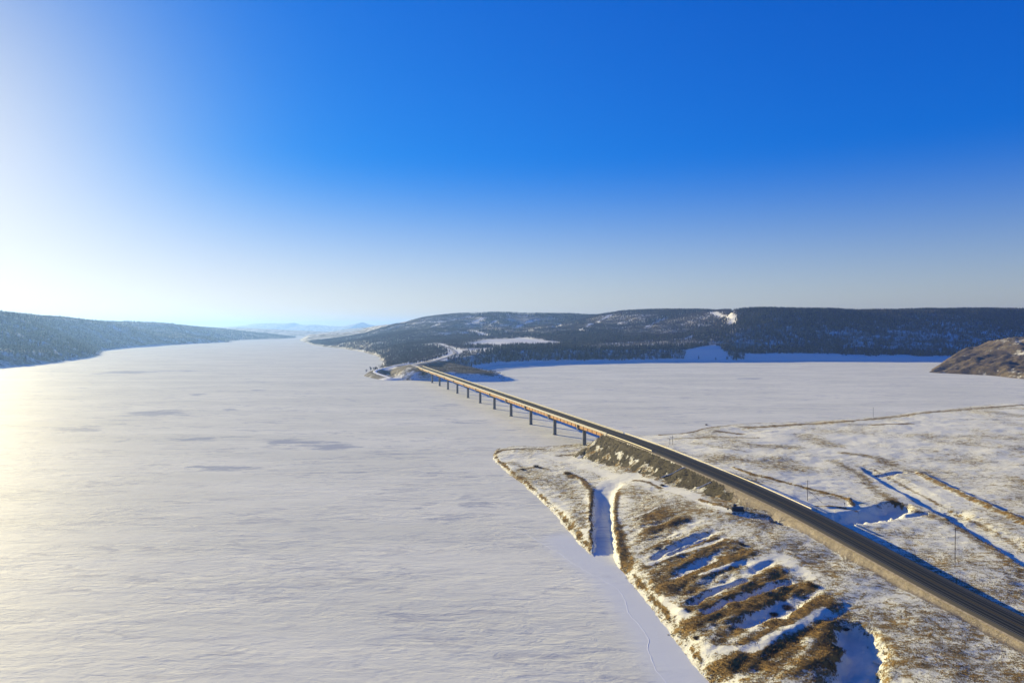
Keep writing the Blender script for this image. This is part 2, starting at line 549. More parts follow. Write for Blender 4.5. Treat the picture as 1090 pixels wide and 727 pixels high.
def stroke(pts, width, soft=1.0):
    P = [on_near(*p) for p in pts]
    d, _ = seg_dist(X, Y, P)
    d = d + (fbm(X / 5, Y / 5, 31) - .5) * width * .7
    return smooth01((width - d) / (width * soft))


trenches = [  # (polyline in measured photo points, half width m, depth m)
    ([(697, 594), (710, 586), (728, 578), (752, 569)], 2.4, 1.7), ([(714, 591), (732, 581), (752, 574)], 1.9, 1.6),
    ([(738, 640), (750, 632), (765, 625), (793, 617)], 2.4, 1.8), ([(752, 650), (775, 638), (803, 629), (838, 618)], 2.7, 2.0),
    ([(793, 662), (806, 656)], 4, 1.8), ([(826, 652), (838, 640)], 6, 1.8),
    ([(924, 502), (950, 517), (978, 533), (1003, 546)], 3.4, 1.5), ([(935, 505), (960, 502.5)], 2.6, 2.4), ([(1003, 546), (1030, 560), (1060, 578), (1096, 603)], 3.8, 1.5),
    ([(890, 552), (915, 550), (938, 545), (954, 538)], 10, 5.0), ([(790, 547), (808, 550), (824, 551)], 4.5, 3.2), ([(828, 555), (836, 557)], 3.2, 2.2),
    ([(912, 672), (917, 690), (914, 712), (908, 740)], 9.5, 5.2), ([(938, 552), (985, 546)], 2, 1.4)]
tr_mask = np.zeros(X.shape)
for pts, wd, dp in trenches:
    if dp == 1.5:                                # field ditches: steep bank towards the road, gentle on the far side
        P = [on_near(*p) for p in pts]
        d, pr = seg_dist(X, Y, P)
        kk = np.clip(pr.astype(int), 0, len(P) - 2); PA = np.array(P)
        sg = (PA[kk + 1, 0] - PA[kk, 0]) * (Y - PA[kk, 1]) - (PA[kk + 1, 1] - PA[kk, 1]) * (X - PA[kk, 0])
        d = np.where(sg > 0, d / 5.5, d) + (fbm(X / 5, Y / 5, 31) - .5) * wd * .6
        s_ = smooth01((wd - d) / (wd * .8))
    else:
        s_ = stroke(pts, wd, .62)
    H -= s_ * dp
    tr_mask = np.maximum(tr_mask, stroke(pts, wd * .9, .62) if dp == 1.5 else s_)
# frozen side channel, level with the river ice
cpts = [on_near(*p) for p in [(650, 612), (645, 590), (642, 565), (641, 545), (643, 527), (650, 513), (668, 507)]]
d, pr = seg_dist(X, Y, cpts)
cw = np.interp(pr, [0, 3, 4, 5, 6], [6.6, 6.8, 8.5, 13, 15])
cz = np.interp(pr, [0, 2, 3, 4, 5, 6], [-.5, -.5, -.2, 1.6, 4.6, 8.0])
d = d + (fbm(X / 5, Y / 5, 31) - .5) * 3
ch = smooth01((cw - d) / (cw * np.interp(pr, [3, 5], [.35, .9])))
H = H * (1 - ch) + (cz + (fbm(X / 3, Y / 3, 35) - .5) * .5) * ch
flat = stroke([(575, 484), (610, 492), (645, 505), (690, 511), (735, 528)], 14, .7)
H = H * (1 - flat * .6) + (near_rbf(X, Y) - .6) * flat * .6
# berms
for pts, wd, hp in [([(978, 503), (1030, 529), (1096, 559)], 4.5, 1.3), ([(780, 497), (800, 505), (830, 512), (890, 527), (905, 532)], 3, 1.0), ([(905, 532), (908, 540), (880, 539)], 2.5, .8),
                    ([(745, 531), (765, 537), (790, 541), (818, 546)], 2.6, 1.0), ([(604, 503), (618, 509), (628, 520), (631, 548), (632, 575)], 4, .7), ([(653, 520), (652, 545), (655, 572), (663, 600)], 4, .6)]:
    H += stroke(pts, wd, .9) * hp
sdl = signed(X, Y, land_poly) + (fbm(X / 9, Y / 9, 13) - .5) * 3.0 + (fbm(X / 3, Y / 3, 14) - .5) * 1.2
bank = np.where(sdl > 0, sdl * .62, sdl * .5)
H = smin(H, bank, 1.2)
H = np.maximum(H, -2.0)
# road embankment
dr, par = seg_dist(X, Y, road)
rz = np.interp(par, np.arange(len(road)), road[:, 2])
j = np.clip(par.astype(int), 0, len(road) - 2)
side = (road[j + 1, 0] - road[j, 0]) * (Y - road[j, 1]) - (road[j + 1, 1] - road[j, 1]) * (X - road[j, 0])
side = -side                                        # > 0: the river side
endcap = np.maximum(0, Y - 589 + (X - BR(587)) * -.30)
run = np.maximum(0, dr - 8.9)
slope = np.where(endcap > 0, .72, .80 + .35 * smooth01((430 - Y) / 60))
emb = rz - .55 - run * slope - .02 * run
rough_e = (fbm(X / 4, Y / 4, 51, 5) - .5) * 2.0 * smooth01(run / 3)
blend = smooth01((dr - 8.6) / 1.2)
H = np.where(dr < 9.8, (rz - .55) * (1 - blend) + np.maximum(H, emb) * blend, np.maximum(H, emb + rough_e))
on_emb = smooth01((emb + .6 - (H - rough_e)) / .6) * (run > 0)

xs_i, ys_i = np.arange(len(xs)), np.arange(len(ys))


def near_z(x, y):
    fx = float(np.interp(x, xs, xs_i)); fy = float(np.interp(y, ys, ys_i))
    i, k = int(fx), int(fy)
    i = min(i, len(xs) - 2); k = min(k, len(ys) - 2)
    a, b = fx - i, fy - k
    return float((H[k, i] * (1 - a) + H[k, i + 1] * a) * (1 - b) + (H[k + 1, i] * (1 - a) + H[k + 1, i + 1] * a) * b)


def near_at(px, py):
    """ground point under a measured photo point: march along the line of sight"""
    u, f, k = ray(px, py)
    t0 = max((25.0 - CAM_H) / k * .98, 60.0)
    st = 3.0
    while t0 < 1500:
        if CAM_H + k * t0 <= max(near_z(u * t0, f * t0), 0.0):
            if st < .5: break
            t0 -= st; st *= .3
        t0 += st
    x, y = u * t0, f * t0
    return x, y, max(near_z(x, y), 0.0)


def stroke2(pts, width, soft=1.0):
    P = [near_at(*p)[:2] for p in pts]
    d, _ = seg_dist(X, Y, P)
    d = d + (fbm(X / 5, Y / 5, 31) - .5) * width * .9 + (fbm(X / 1.8, Y / 1.8, 33) - .5) * 1.2
    return smooth01((width - d) / (width * soft))


# --- what covers the ground
G = np.full(X.shape, .435)
G += (fbm(X / 40, Y / 40, 61) - .5) * .5
field = smooth01((Y - 380) / 150) * smooth01((X - 260) / 60)
G -= np.maximum(field * .07, .045 * (side < 0) * smooth01((dr - 9) / 10))
G = np.where(gm > 0, G + gm * ((.5 - rid) * -1.1 + .10), G)


def cover(pts, width, s, soft=.8):
    global G
    m_ = stroke2(pts, width, soft)
    s = .45 + (s - .45) * .62
    G = G * (1 - m_) + np.maximum(G, s) * m_


def clear(pts, width, s=.02, soft=.8):
    global G
    m_ = stroke2(pts, width, soft)
    G = G * (1 - m_) + s * m_


for pts, wd, s in [([(575, 484), (610, 492), (645, 505), (690, 511), (735, 526), (775, 543)], 6, .16), ([(690, 513), (730, 527), (768, 540)], 3, .12)]:
    clear(pts, wd, s)
for pts, wd, s in [
    ([(668, 522), (690, 530), (700, 545), (680, 552)], 15, .58), ([(700, 545), (720, 560), (690, 575)], 9, .60), ([(656, 560), (660, 580), (667, 603)], 6, .95), ([(657, 520), (655, 545), (657, 570)], 2.5, .9), ([(664, 510), (690, 513), (704, 520)], 2.5, .8),
    ([(682, 605), (705, 597), (728, 588), (763, 570)], 3, .8), ([(700, 609), (745, 590), (776, 577)], 5, .85), ([(712, 623), (763, 601), (794, 588)], 8, .95), ([(706, 617), (722, 632), (735, 628)], 9, .85), ([(759, 608), (798, 601)], 3, .75),
    ([(733, 650), (776, 632), (833, 612)], 3.2, .9), ([(731, 667), (781, 648), (820, 636), (856, 623)], 7, 1.0), ([(740, 668), (765, 680), (785, 660)], 8, .68), ([(761, 683), (791, 671)], 2.6, .85), ([(781, 691), (815, 673)], 4, .95), ([(817, 665), (842, 656)], 4, .9),
    ([(771, 712), (800, 706), (821, 697), (838, 687)], 7, .98), ([(838, 681), (862, 670), (884, 664)], 6, .88), ([(874, 672), (888, 690), (870, 705)], 8, .95), ([(845, 705), (800, 722)], 5, .7), ([(945, 690), (980, 700), (1020, 717)], 12, .60), ([(880, 720), (860, 735)], 6, .6),
    ([(604, 504), (610, 508)], 4.5, .9), ([(595, 515), (615, 535), (618, 560)], 10, .57), ([(545, 492), (575, 505)], 8, .56), ([(606, 503), (620, 510), (629, 522), (630.5, 548), (630.5, 580)], 2.6, .95), ([(552, 500), (570, 497), (582, 499)], 3, .8),
    ([(526, 484), (535, 479), (560, 477.5), (578, 478)], 3, .9), ([(596, 485), (615, 482), (635, 484), (650, 490)], 8, .72), ([(640, 488), (672, 500), (700, 508), (720, 516)], 7, .66), ([(745, 531), (765, 537), (785, 543)], 2.5, .9),
    ([(796, 455), (850, 451.5), (905, 448)], 11, .75), ([(905, 448), (950, 444), (1000, 438), (1090, 431)], 10, .72), ([(765, 459), (788, 462)], 7, .85), ([(720, 467), (765, 465), (805, 466)], 6, .66), ([(805, 474), (845, 476)], 18, .60), ([(855, 463), (885, 475)], 20, .55),
    ([(898, 482), (930, 486), (950, 495)], 11, .64), ([(885, 490), (915, 505), (930, 520), (950, 532)], 6, .62), ([(947, 532), (958, 540)], 3.5, .9), ([(976, 544), (1000, 552), (1020, 562), (1050, 580), (1090, 612)], 5, .68), ([(978, 503), (1030, 529), (1096, 559)], 3.4, .80), ([(932, 501), (986, 530), (1012, 544)], 2.2, .64), ([(1013, 543), (1070, 574), (1108, 600)], 2.2, .62), ([(932, 452), (970, 451)], 7, .78),  # grass strokes along the field ditches added to dim their sunlit bank
    ([(780, 497), (800, 505), (830, 512), (890, 527), (905, 532)], 1.7, .95), ([(905, 532), (908, 538)], 2, .9), ([(870, 539), (895, 540), (912, 544)], 1.5, .9), ([(1000, 446), (1090, 447)], 5, .5), ([(960, 462), (1090, 468)], 4, .5), ([(740, 472), (790, 480)], 9, .5)]:
    cover(pts, wd, s)
for pts, wd, s in [([(800, 600), (830, 595), (860, 612)], 8, .28), ([(690, 600), (740, 583), (775, 572)], 1.6, .0), ([(715, 616), (762, 596)], 1.1, .1),
                   ([(745, 611), (790, 598)], 1.4, .0), ([(800, 690), (840, 668), (880, 650)], 3.4, .24), ([(740, 700), (800, 690)], 3, .22), ([(815, 517), (850, 524), (890, 533)], 4, .18), ([(700, 640), (730, 655)], 3, .15), ([(664, 553), (682, 548), (700, 540)], 1.0, .2)]:
    clear(pts, wd, s)
G = np.where(tr_mask > .5, np.minimum(G, .24), G)
rimw = .5 + 3.0 * fbm(X / 11, Y / 11, 63)
G = np.maximum(G, (.56 + .26 * smooth01((fbm(X / 8, Y / 8, 64) - .36) / .2)) * smooth01((rimw - np.abs(sdl - 2.6)) / 1.4) * (Y < 700) * (X < 150) * (sdl > 0))
edge_r = smooth01((9 - np.abs(sdl - 8)) / 6) * (X > 150)
G = np.maximum(G, .72 * edge_r)
G = np.where(ch > .3, np.minimum(G, .1), G)
left = side > 0
RK = on_emb * smooth01((Y - 418) / 30) * left * 1.25
RK = np.maximum(RK, on_emb * (endcap > 0) * .9)
rp = [near_at(*p)[:2] for p in [(654, 467), (642, 476), (635, 481.5), (655, 489), (680, 497.5), (700, 505.5), (722, 513.5), (748, 522), (776, 530), (760, 513), (730, 499), (706, 488), (680, 476)]]
RK = np.maximum(RK, smooth01((signed(X, Y, rp) + (fbm(X / 6, Y / 6, 65) - .5) * 9 + 4) / 4) * .98 * left)
GV = np.where(left, smooth01((run + .5) / .5) * smooth01((14.0 - dr) / 3.0) * smooth01((480 - Y) / 60), smooth01((11.5 - dr) / 2))
GV = np.maximum(GV, on_emb * smooth01((430 - Y) / 40) * .66)
GV = np.where(dr < 9.4, 1.0, GV)
RK = RK * (1 - .75 * smooth01((fbm(X / 4, Y / 4, 67, 5) - .47) / .10) * smooth01((run - 2) / 8))
RK = np.where(dr < 9.6, 0, RK)
me = mesh_np('land', np.stack([X, Y, H], -1).reshape(-1, 3), grid_faces(len(ys), len(xs)))
attr(me, 'grass', G); attr(me, 'gravel', GV); attr(me, 'rock', RK)
land = link('land', me, ml.m)
tag(land, 'low snowy land with dead brown grass between river and bay', 'land', kind='structure')

# ------------------------------------------------------------------ roads
def ribbon(name, P, offs, mat, parent=None, lift=0.0):
    """offs: list of (offset across, height) from the line's centre"""
    V = []; U = []
    s = 0.0
    for i, p in enumerate(P):
        a = P[max(i - 1, 0)]; b = P[min(i + 1, len(P) - 1)]
        d = (b - a)[:2]; d = d / (np.linalg.norm(d) + 1e-9); n = np.array([d[1], -d[0]])
        if i: s += np.linalg.norm(p - P[i - 1])
        for o_, h_ in offs:
            V.append((*(p[:2] + n * o_), p[2] + h_ + lift)); U.append((o_, s))
    nc_ = len(offs)
    F = grid_faces(len(P), nc_)
    me = mesh_np(name, np.array(V), F, False)
    uvl = me.uv_layers.new(name='UVMap')
    U = np.array(U, dtype=np.float32)
    uvl.data.foreach_set('uv', U[F.ravel()].ravel())
    return link(name, me, mat, parent)


tag(ribbon('road', road, [(-8.7, -.32), (-7.6, -.05), (-3.8, .02), (0, .08), (3.8, .02), (7.6, -.05), (8.7, -.32)], ma.m), 'dark asphalt highway running from the bridge to the lower right', 'road', kind='structure')
tag(ribbon('road_shoulder', road, [(-9.5, -.62), (-8.7, -.34), (-7.5, -.10), (7.5, -.10), (8.7, -.34), (9.5, -.62)], M_GRAVEL, lift=-.03), 'tan gravel shoulder along the highway', 'road shoulder', kind='structure')


# ------------------------------------------------------------------ generic shape builder
class MB:
    def __init__(s): s.bm = bmesh.new()

    def box(s, c, size, axes=None, bevel=0.0):
        r = bmesh.ops.create_cube(s.bm, size=1.0)
        for v in r['verts']:
            q = Vector((v.co.x * size[0], v.co.y * size[1], v.co.z * size[2]))
            if axes: q = axes[0] * q.x + axes[1] * q.y + axes[2] * q.z
            v.co = q + Vector(c)
        if bevel:
            es = list({e for v in r['verts'] for e in v.link_edges})
            bmesh.ops.bevel(s.bm, geom=es, offset=bevel, segments=1, affect='EDGES')
        return s

    def tube(s, a, b, r0, r1=None, n=8, cap=True):
        a, b = Vector(a), Vector(b); r1 = r0 if r1 is None else r1
        d = (b - a).normalized(); e = d.orthogonal().normalized(); f = d.cross(e)
        ra = []; rb = []
        for k in range(n):
            t = 2 * math.pi * k / n; w_ = e * math.cos(t) + f * math.sin(t)
            ra.append(s.bm.verts.new(a + w_ * r0)); rb.append(s.bm.verts.new(b + w_ * r1))
        for k in range(n):
            s.bm.faces.new((ra[k], ra[(k + 1) % n], rb[(k + 1) % n], rb[k]))
        if cap:
            s.bm.faces.new(ra[::-1]); s.bm.faces.new(rb)
        return s

    def prism(s, pts, depth, axes, origin):
        """outline pts (a, b) on axes[0], axes[1], pushed along axes[2]"""
        o = Vector(origin); A = []; B = []
        for a, b in pts:
            q = o + axes[0] * a + axes[1] * b
            A.append(s.bm.verts.new(q - axes[2] * depth / 2)); B.append(s.bm.verts.new(q + axes[2] * depth / 2))
        n = len(pts)
        s.bm.faces.new(A[::-1]); s.bm.faces.new(B)
        for k in range(n): s.bm.faces.new((A[k], A[(k + 1) % n], B[(k + 1) % n], B[k]))
        return s

    def build(s, name, mat, parent=None):
        bmesh.ops.recalc_face_normals(s.bm, faces=s.bm.faces)
        me = bpy.data.meshes.new(name); s.bm.to_mesh(me); s.bm.free()
        return link(name, me, mat, parent)


# ------------------------------------------------------------------ bridge
bd = Vector(bridge_b - bridge_a); blen = bd.length; bx = bd.normalized()
by = Vector((bx.y, -bx.x, 0)).normalized()          # across; photo-right is +/-
if by.x < 0: by = -by
bz = by.cross(bx) if by.cross(bx).z > 0 else bx.cross(by)
A0 = Vector(bridge_a)
bridge = empty('road_bridge', tuple(A0 + Vector((0, 0, -A0.z))))
tag(bridge, 'long straight highway bridge with rusty girders on single column piers over the ice', 'bridge')


def bpt(s, across, up):
    return A0 + bx * s + by * across + Vector((0, 0, up)) - bridge.location


def bridge_bar(name, across, up, wd, ht, mat, s0=0, s1=None, parent=bridge):
    s1 = blen if s1 is None else s1
    m = MB()
    n = 13
    for k in range(1):
        c = (bpt(s0, across, up) + bpt(s1, across, up)) / 2
        m.box(c, (s1 - s0, wd, ht), (bx, by, bz))
    return m.build(name, mat, parent)


bridge_bar('deck_slab', 0, -.42, 16.4, .5, M_CONC)
V_ = [bpt(-1, 0, -.12) + bridge.location, bpt(blen + 1, 0, -.12) + bridge.location]
rs = ribbon('road_surface', np.array([np.array(v) - np.array(bridge.location) for v in V_]), [(-7.5, -.04), (-3.8, 0), (0, .06), (3.8, 0), (7.5, -.04)], ma.m, bridge)
for s in (-1, 1):
    bridge_bar('parapet', s * 7.9, .28, .45, 1.15, M_CONC)
    bridge_bar('handrail', s * 7.9, 1.05, .12, .14, M_RAIL)
for a in (-6.6, -2.2, 2.2, 6.6):
    gi = MB()
    L2 = blen / 2
    mid = bpt(L2, a, -2.35)
    gi.box(mid, (blen - 1, .12, 3.2), (bx, by, bz))
    gi.box(bpt(L2, a, -.74), (blen - 1, .9, .12), (bx, by, bz))
    gi.box(bpt(L2, a, -3.99), (blen - 1, 1.0, .12), (bx, by, bz))
    if a == -6.6:
        for k in range(13 * 8):
            gi.box(bpt(4 + k * (blen - 8) / (13 * 8 - 1), a - .22, -2.37), (.12, .36, 3.1), (bx, by, bz))
    gi.build('girder', M_STEEL, bridge)
for k in range(1, 13):
    s0 = blen - (651 - 587) / (1569 - 587) * blen - (k - 1) * 76.5 / (1569 - 587) * blen
    if s0 < 20: s0 = 30
    p = bpt(s0, 0, 0)
    topz = A0.z + (bx * s0).z
    gz = max(near_z(p.x + bridge.location.x, p.y + bridge.location.y), 0) if p.y + bridge.location.y < 1000 else 0
    pier = MB()
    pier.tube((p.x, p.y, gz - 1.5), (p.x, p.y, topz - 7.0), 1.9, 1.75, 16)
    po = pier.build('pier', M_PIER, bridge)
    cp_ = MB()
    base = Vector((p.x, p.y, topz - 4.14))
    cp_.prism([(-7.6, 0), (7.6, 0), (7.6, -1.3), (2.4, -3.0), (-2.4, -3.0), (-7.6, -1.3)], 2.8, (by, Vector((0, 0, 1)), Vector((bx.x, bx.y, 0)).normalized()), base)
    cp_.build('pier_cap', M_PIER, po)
    for s in (-1, 1):
        br = MB(); br.box(Vector((p.x, p.y, topz - 2.5)) + by * (s * 7.25), (1.5, .9, 3.2), (bx, by, bz))
        br.build('end_block', M_DARK, po)  # dark block beside the girders at each end of the cap
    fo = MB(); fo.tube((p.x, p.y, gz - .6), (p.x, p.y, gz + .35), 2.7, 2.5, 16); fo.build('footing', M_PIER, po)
for s0 in (-2.0, blen + 2.0):
    ab = MB(); ab.box(bpt(s0, 0, -2.6), (3.6, 17.2, 4.4), (bx, by, bz), .1)
    for s in (-1, 1):
        ab.box(bpt(s0 + (4 if s0 > 0 else -4), s * 8.4, -1.6), (8.5, .5, 3.0), (bx, by, bz))
    ab.build('abutment', M_CONC, bridge)


# ------------------------------------------------------------------ guardrails
def guardrail(name, across, y0, y1, label):
    sel = [p for p in road if y1 <= p[1] <= y0]
    root = empty(name, tuple(sel[0]))
    o0 = np.array(sel[0])
    P = [np.array(p) for p in sel]
    ln = []
    for i, p in enumerate(P):
        a = P[max(i - 1, 0)]; b = P[min(i + 1, len(P) - 1)]; d = (b - a)[:2]; d /= np.linalg.norm(d); n = np.array([d[1], -d[0]])
        # photo-left is where n points west
        n = n if n[0] > 0 else -n
        ln.append(np.array([*(p[:2] + n * across), p[2] - .12]) - o0)
    prof = [(0, .30), (.12, .42), (.03, .58), (.12, .74), (0, .92), (-.10, .92), (-.03, .58), (-.10, .30), (0, .30)]
    r = ribbon('rail', np.array(ln), prof, M_RAIL, root)
    for i in range(0, len(ln), 1):
        m = MB(); m.box((ln[i][0], ln[i][1], ln[i][2] + .3), (.18, .18, 1.1)); m.build('post', M_POST, root)
    tag(root, label, 'guardrail', 'guardrails beside the highway')


guardrail('guardrail', -8.4, 586, 507, 'short guardrail on the river side of the bridge approach')
guardrail('guardrail', 8.4, 586, 364, 'long guardrail on the bay side of the highway, coloured a sunlit yellow')

# ------------------------------------------------------------------ drainage chutes down the embankment
for px0, py0, px1, py1, lab in [(704, 508, 729, 497, 'pale concrete drain chute on the embankment nearer the bridge'), (740, 520, 757, 513, 'pale concrete drain chute on the embankment farther from the bridge')]:
    p0 = np.array(near_at(px0, py0)); p1 = np.array(near_at(px1, py1))
    P = []
    for t_ in np.linspace(0, 1, 24):
        q_ = p0 * (1 - t_) + p1 * t_; P.append((q_[0], q_[1], near_z(q_[0], q_[1])))
    o = ribbon('drain_chute', np.array(P), [(-.85, -.3), (-.85, .24), (-.6, .24), (-.45, .12), (.45, .12), (.6, .24), (.85, .24), (.85, -.3)], M_CULV)
    tag(o, lab, 'drain', 'drain chutes on the embankment')


# ------------------------------------------------------------------ poles
def pole(px, py, h, label, arm=True, stay=None, name='utility_pole', rz=0.6):
    x, y, z = near_at(px, py)
    r = empty(name, (x, y, z), rz)
    m = MB(); m.tube((0, 0, -.8), (0, 0, h), .20 if h > 8 else .13, .13 if h > 8 else .1, 8); m.build('shaft', M_WOOD, r)
    if arm:
        m = MB(); m.box((0, .17, h - .8), (2.4, .12, .14)); a = m.build('crossarm', M_WOOD, r)
        for q_ in (-1.05, 0, 1.05):
            i = MB(); i.tube((q_, .17, h - .73), (q_, .17, h - .42), .07, .05, 6); i.build('insulator', M_INSUL, a)
    if stay:
        m = MB(); m.tube((0, 0, h * .55), stay, .09, .12, 6); m.build('stay_pole', M_WOOD, r)
    tag(r, label, 'utility pole', 'utility poles on the land')
    return r


pole(1016.5, 598, 15.5, 'tall bare utility pole on the snow right of the highway, nearest one')
pole(859.5, 533, 12.5, 'utility pole with slanting stay pole beside the highway', stay=(7.2, -4.0, -.3), rz=0)
pole(929.5, 444, 12.5, 'thin utility pole standing alone on the grassy bay shore')
pole(770.5, 494, 8, 'short pole on the snow behind the long guardrail')
x, y, z = near_at(714.5, 473)
hf = empty('pole_frame', (x, y, z), .3)
for s in (-1, 1):
    m = MB(); m.tube((s * 1.5, 0, -.6), (s * 1.5, 0, 8.5 if s > 0 else 6.0), .22, .16, 8); m.build('shaft', M_WOOD, hf)
m = MB(); m.box((0, .2, 4.6), (4.6, .2, .3)); m.box((.6, .2, 6.6), (3.2, .18, .22)); m.build('crossarm', M_WOOD, hf)
tag(hf, 'two post wooden frame beside the highway near the bridge end', 'pole frame')
for px, py, lab in [(754.5, 491, 'small dark marker post in the snow left of the short pole'), (899, 539, 'small marker post by the tip of the snow lens near the blue hollow')]:
    x, y, z = near_at(px, py)
    r = empty('marker_post', (x, y, z), .4)
    m = MB(); m.box((0, 0, 1.0), (.14, .14, 2.6)); m.build('shaft', M_WOOD, r)
    m = MB(); m.box((0, -.1, 1.9), (.75, .05, .8), None, .02); m.build('plate', M_DARK, r)
    tag(r, lab, 'marker post', 'marker posts in the snow')

# ------------------------------------------------------------------ tracked machine below the road
x, y, z = near_at(785.5, 543.5)
mc = empty('tracked_machine', (x, y, z - .1), R(-14))
for s in (-1, 1):
    m = MB()
    out_ = [(-3.4, .45), (-3.0, .1), (2.9, .1), (3.4, .5), (3.2, 1.05), (2.6, 1.25), (-2.8, 1.25), (-3.4, .95)]
    m.prism(out_, .65, (Vector((1, 0, 0)), Vector((0, 0, 1)), Vector((0, 1, 0))), (0, s * 1.25, 0))
    tk = m.build('track', M_TRACK, mc)
    for q_ in (-2.4, -1.2, 0, 1.2, 2.4):
        wl = MB(); wl.tube((q_, s * 1.25 - .36, .6), (q_, s * 1.25 + .36, .6), .36, .36, 12); wl.build('road_wheel', M_DARK, tk)
m = MB(); m.box((.7, 0, 1.75), (4.6, 2.2, 1.2), None, .25); m.box((-2.2, 0, 1.5), (2.0, 1.9, .8), None, .12); m.build('body', M_BLUE, mc)
m = MB(); m.box((-1.6, .1, 2.75), (1.7, 1.7, 1.6), None, .18); cb = m.build('cab', M_BLUE, mc)
m = MB(); m.box((-1.6, -.77, 2.9), (1.2, .06, .8)); m.box((-2.46, .1, 2.9), (.06, 1.2, .8)); m.build('window', M_GLASS, cb)
m = MB(); m.tube((1.6, .3, 2.2), (1.6, .3, 5.6), .12, .08, 8); m.build('mast', M_DARK, mc)
m = MB(); m.tube((-2.9, .5, 1.6), (-4.4, .4, 2.9), .16, .13, 8); m.tube((-4.4, .4, 2.9), (-5.3, .3, 1.2), .13, .1, 8); m.build('boom', M_DARK, mc)
m = MB(); m.prism([(-5.7, .3), (-5.1, .2), (-4.8, .8), (-5.1, 1.4), (-5.6, 1.2)], .9, (Vector((1, 0, 0)), Vector((0, 0, 1)), Vector((0, 1, 0))), (0, .3, 0)); m.build('bucket', M_DARK, mc)
tag(mc, 'dark blue tracked machine parked in the snow below the highway', 'machine')

# driftwood log in the blue hollow
x, y, z = near_at(936, 709)
lg = MB(); lg.tube((-2.4, .5, .25), (2.2, -.4, .55), .34, .16, 9); lg.tube((.6, -.1, .45), (1.7, .7, .9), .12, .05, 6)
o = lg.build('driftwood_log', M_LOG); o.location = (x, y, z + .05); o.rotation_euler = (0, 0, R(-62))
tag(o, 'pale driftwood log lying in the blue shaded hollow', 'log')


# ------------------------------------------------------------------ shrubs and dry grass on the near land
def shrub_mesh(n, r, h, seed):
    g_ = np.random.default_rng(seed)
    V = []; F = []
    for _ in range(n):
        a = g_.random() * 6.283; q0 = g_.random() ** .5 * r * .5
        b = np.array([math.cos(a) * q0, math.sin(a) * q0, -.1])
        a2 = a + g_.normal() * .5; q1 = q0 + g_.random() * r * .6
        tip = np.array([math.cos(a2) * q1, math.sin(a2) * q1, h * (.45 + .55 * g_.random()) * (1 - .35 * (q1 / r) ** 2)])
        s = np.array([-math.sin(a), math.cos(a), 0]) * (.05 + .06 * g_.random())
        k = len(V); V += [b - s, b + s, tip]; F.append((k, k + 1, k + 2))
        mid = b * .45 + tip * .55
        for _ in range(2):
            t2 = mid + np.array([*(g_.normal(size=2) * r * .22), h * .22 * g_.random() + .1])
            k = len(V); V += [mid - s * .7, mid + s * .7, t2]; F.append((k, k + 1, k + 2))
    return mesh_np('shrub', np.array(V), np.array(F), False)


sh_spec = [(571, 497, 4.2, 2.4, 'wide dark bare willow thicket on the low peninsula'), (603, 504, 3.6, 2.2, 'rounded brown shrub at the head of the peninsula bank'),
           (789, 580, 2.0, 1.6, 'bare shrub on the ridge above the gullies'), (705, 517, 2.5, 1.5, 'low shrub on top of the mound right of the side channel'), (838, 648, 3.0, 1.8, 'grey bare shrub in the snow hollow below the long gully'),
           (824, 655, 2.2, 1.4, 'smaller grey bare shrub left of the snow hollow'), (862, 622, 2.4, 1.6, 'brown shrub at the upper end of the longest grassy ridge'), (900, 672, 2.0, 1.5, 'brown shrub on the left rim of the blue hollow'),
           (741, 680, 1.6, 1.2, 'small shrub above the shore bank near the bottom edge'), (752, 452.5, 2.4, 2.0, 'small bush on the tip of the bay shore'), (556, 500, 2.6, 1.5, 'small dark shrub left of the willow thicket')]
for i, (px, py, r_, h_, lab) in enumerate(sh_spec):
    x, y, z = near_at(px, py)
    o = link('shrub', shrub_mesh(170, r_, h_, 40 + i), M_TWIG if i not in (1, 6) else M_STRAW)
    o.location = (x, y, z)
    tag(o, lab, 'shrub', 'shrubs on the near land')

# tufts
row_w = np.gradient(ys)[:, None] * np.gradient(xs)[None, :]
vis = (Y > 178) & (Y < 760) & (np.abs(X) < Y * .80 + 10) & (H > .4) & (dr > 11) & (RK < .4)
wgt = np.where(vis, np.clip(G - .42, 0, .5) * row_w * np.clip(420 / np.maximum(Y, 1), .3, 2), 0)
p_ = wgt.ravel() / wgt.sum()
NT = 42000
idx = rng.choice(len(p_), NT, p=p_)
cxs = X.ravel()[idx] + rng.normal(size=NT) * .7; cys = Y.ravel()[idx] + rng.normal(size=NT) * .7
czs = H.ravel()[idx]
V = np.zeros((NT, 4, 3, 3), np.float32)
for k in range(4):
    a = rng.random(NT) * 6.283; le = .12 + .35 * rng.random(NT); hh = .15 + .42 * rng.random(NT) ** 1.5; ww = .05 + .10 * rng.random(NT)
    ca, sa = np.cos(a), np.sin(a)
    V[:, k, 0] = np.stack([cxs - sa * ww, cys + ca * ww, czs - .25], 1)
    V[:, k, 1] = np.stack([cxs + sa * ww, cys - ca * ww, czs - .25], 1)
    V[:, k, 2] = np.stack([cxs + ca * le, cys + sa * le, czs + hh], 1)
me = mesh_np('dry_grass', V.reshape(-1, 3), np.arange(NT * 12).reshape(-1, 3), False)
tag(link('dry_grass', me, M_STRAW), 'dead brown grass tufts standing through the snow', 'grass', kind='stuff')

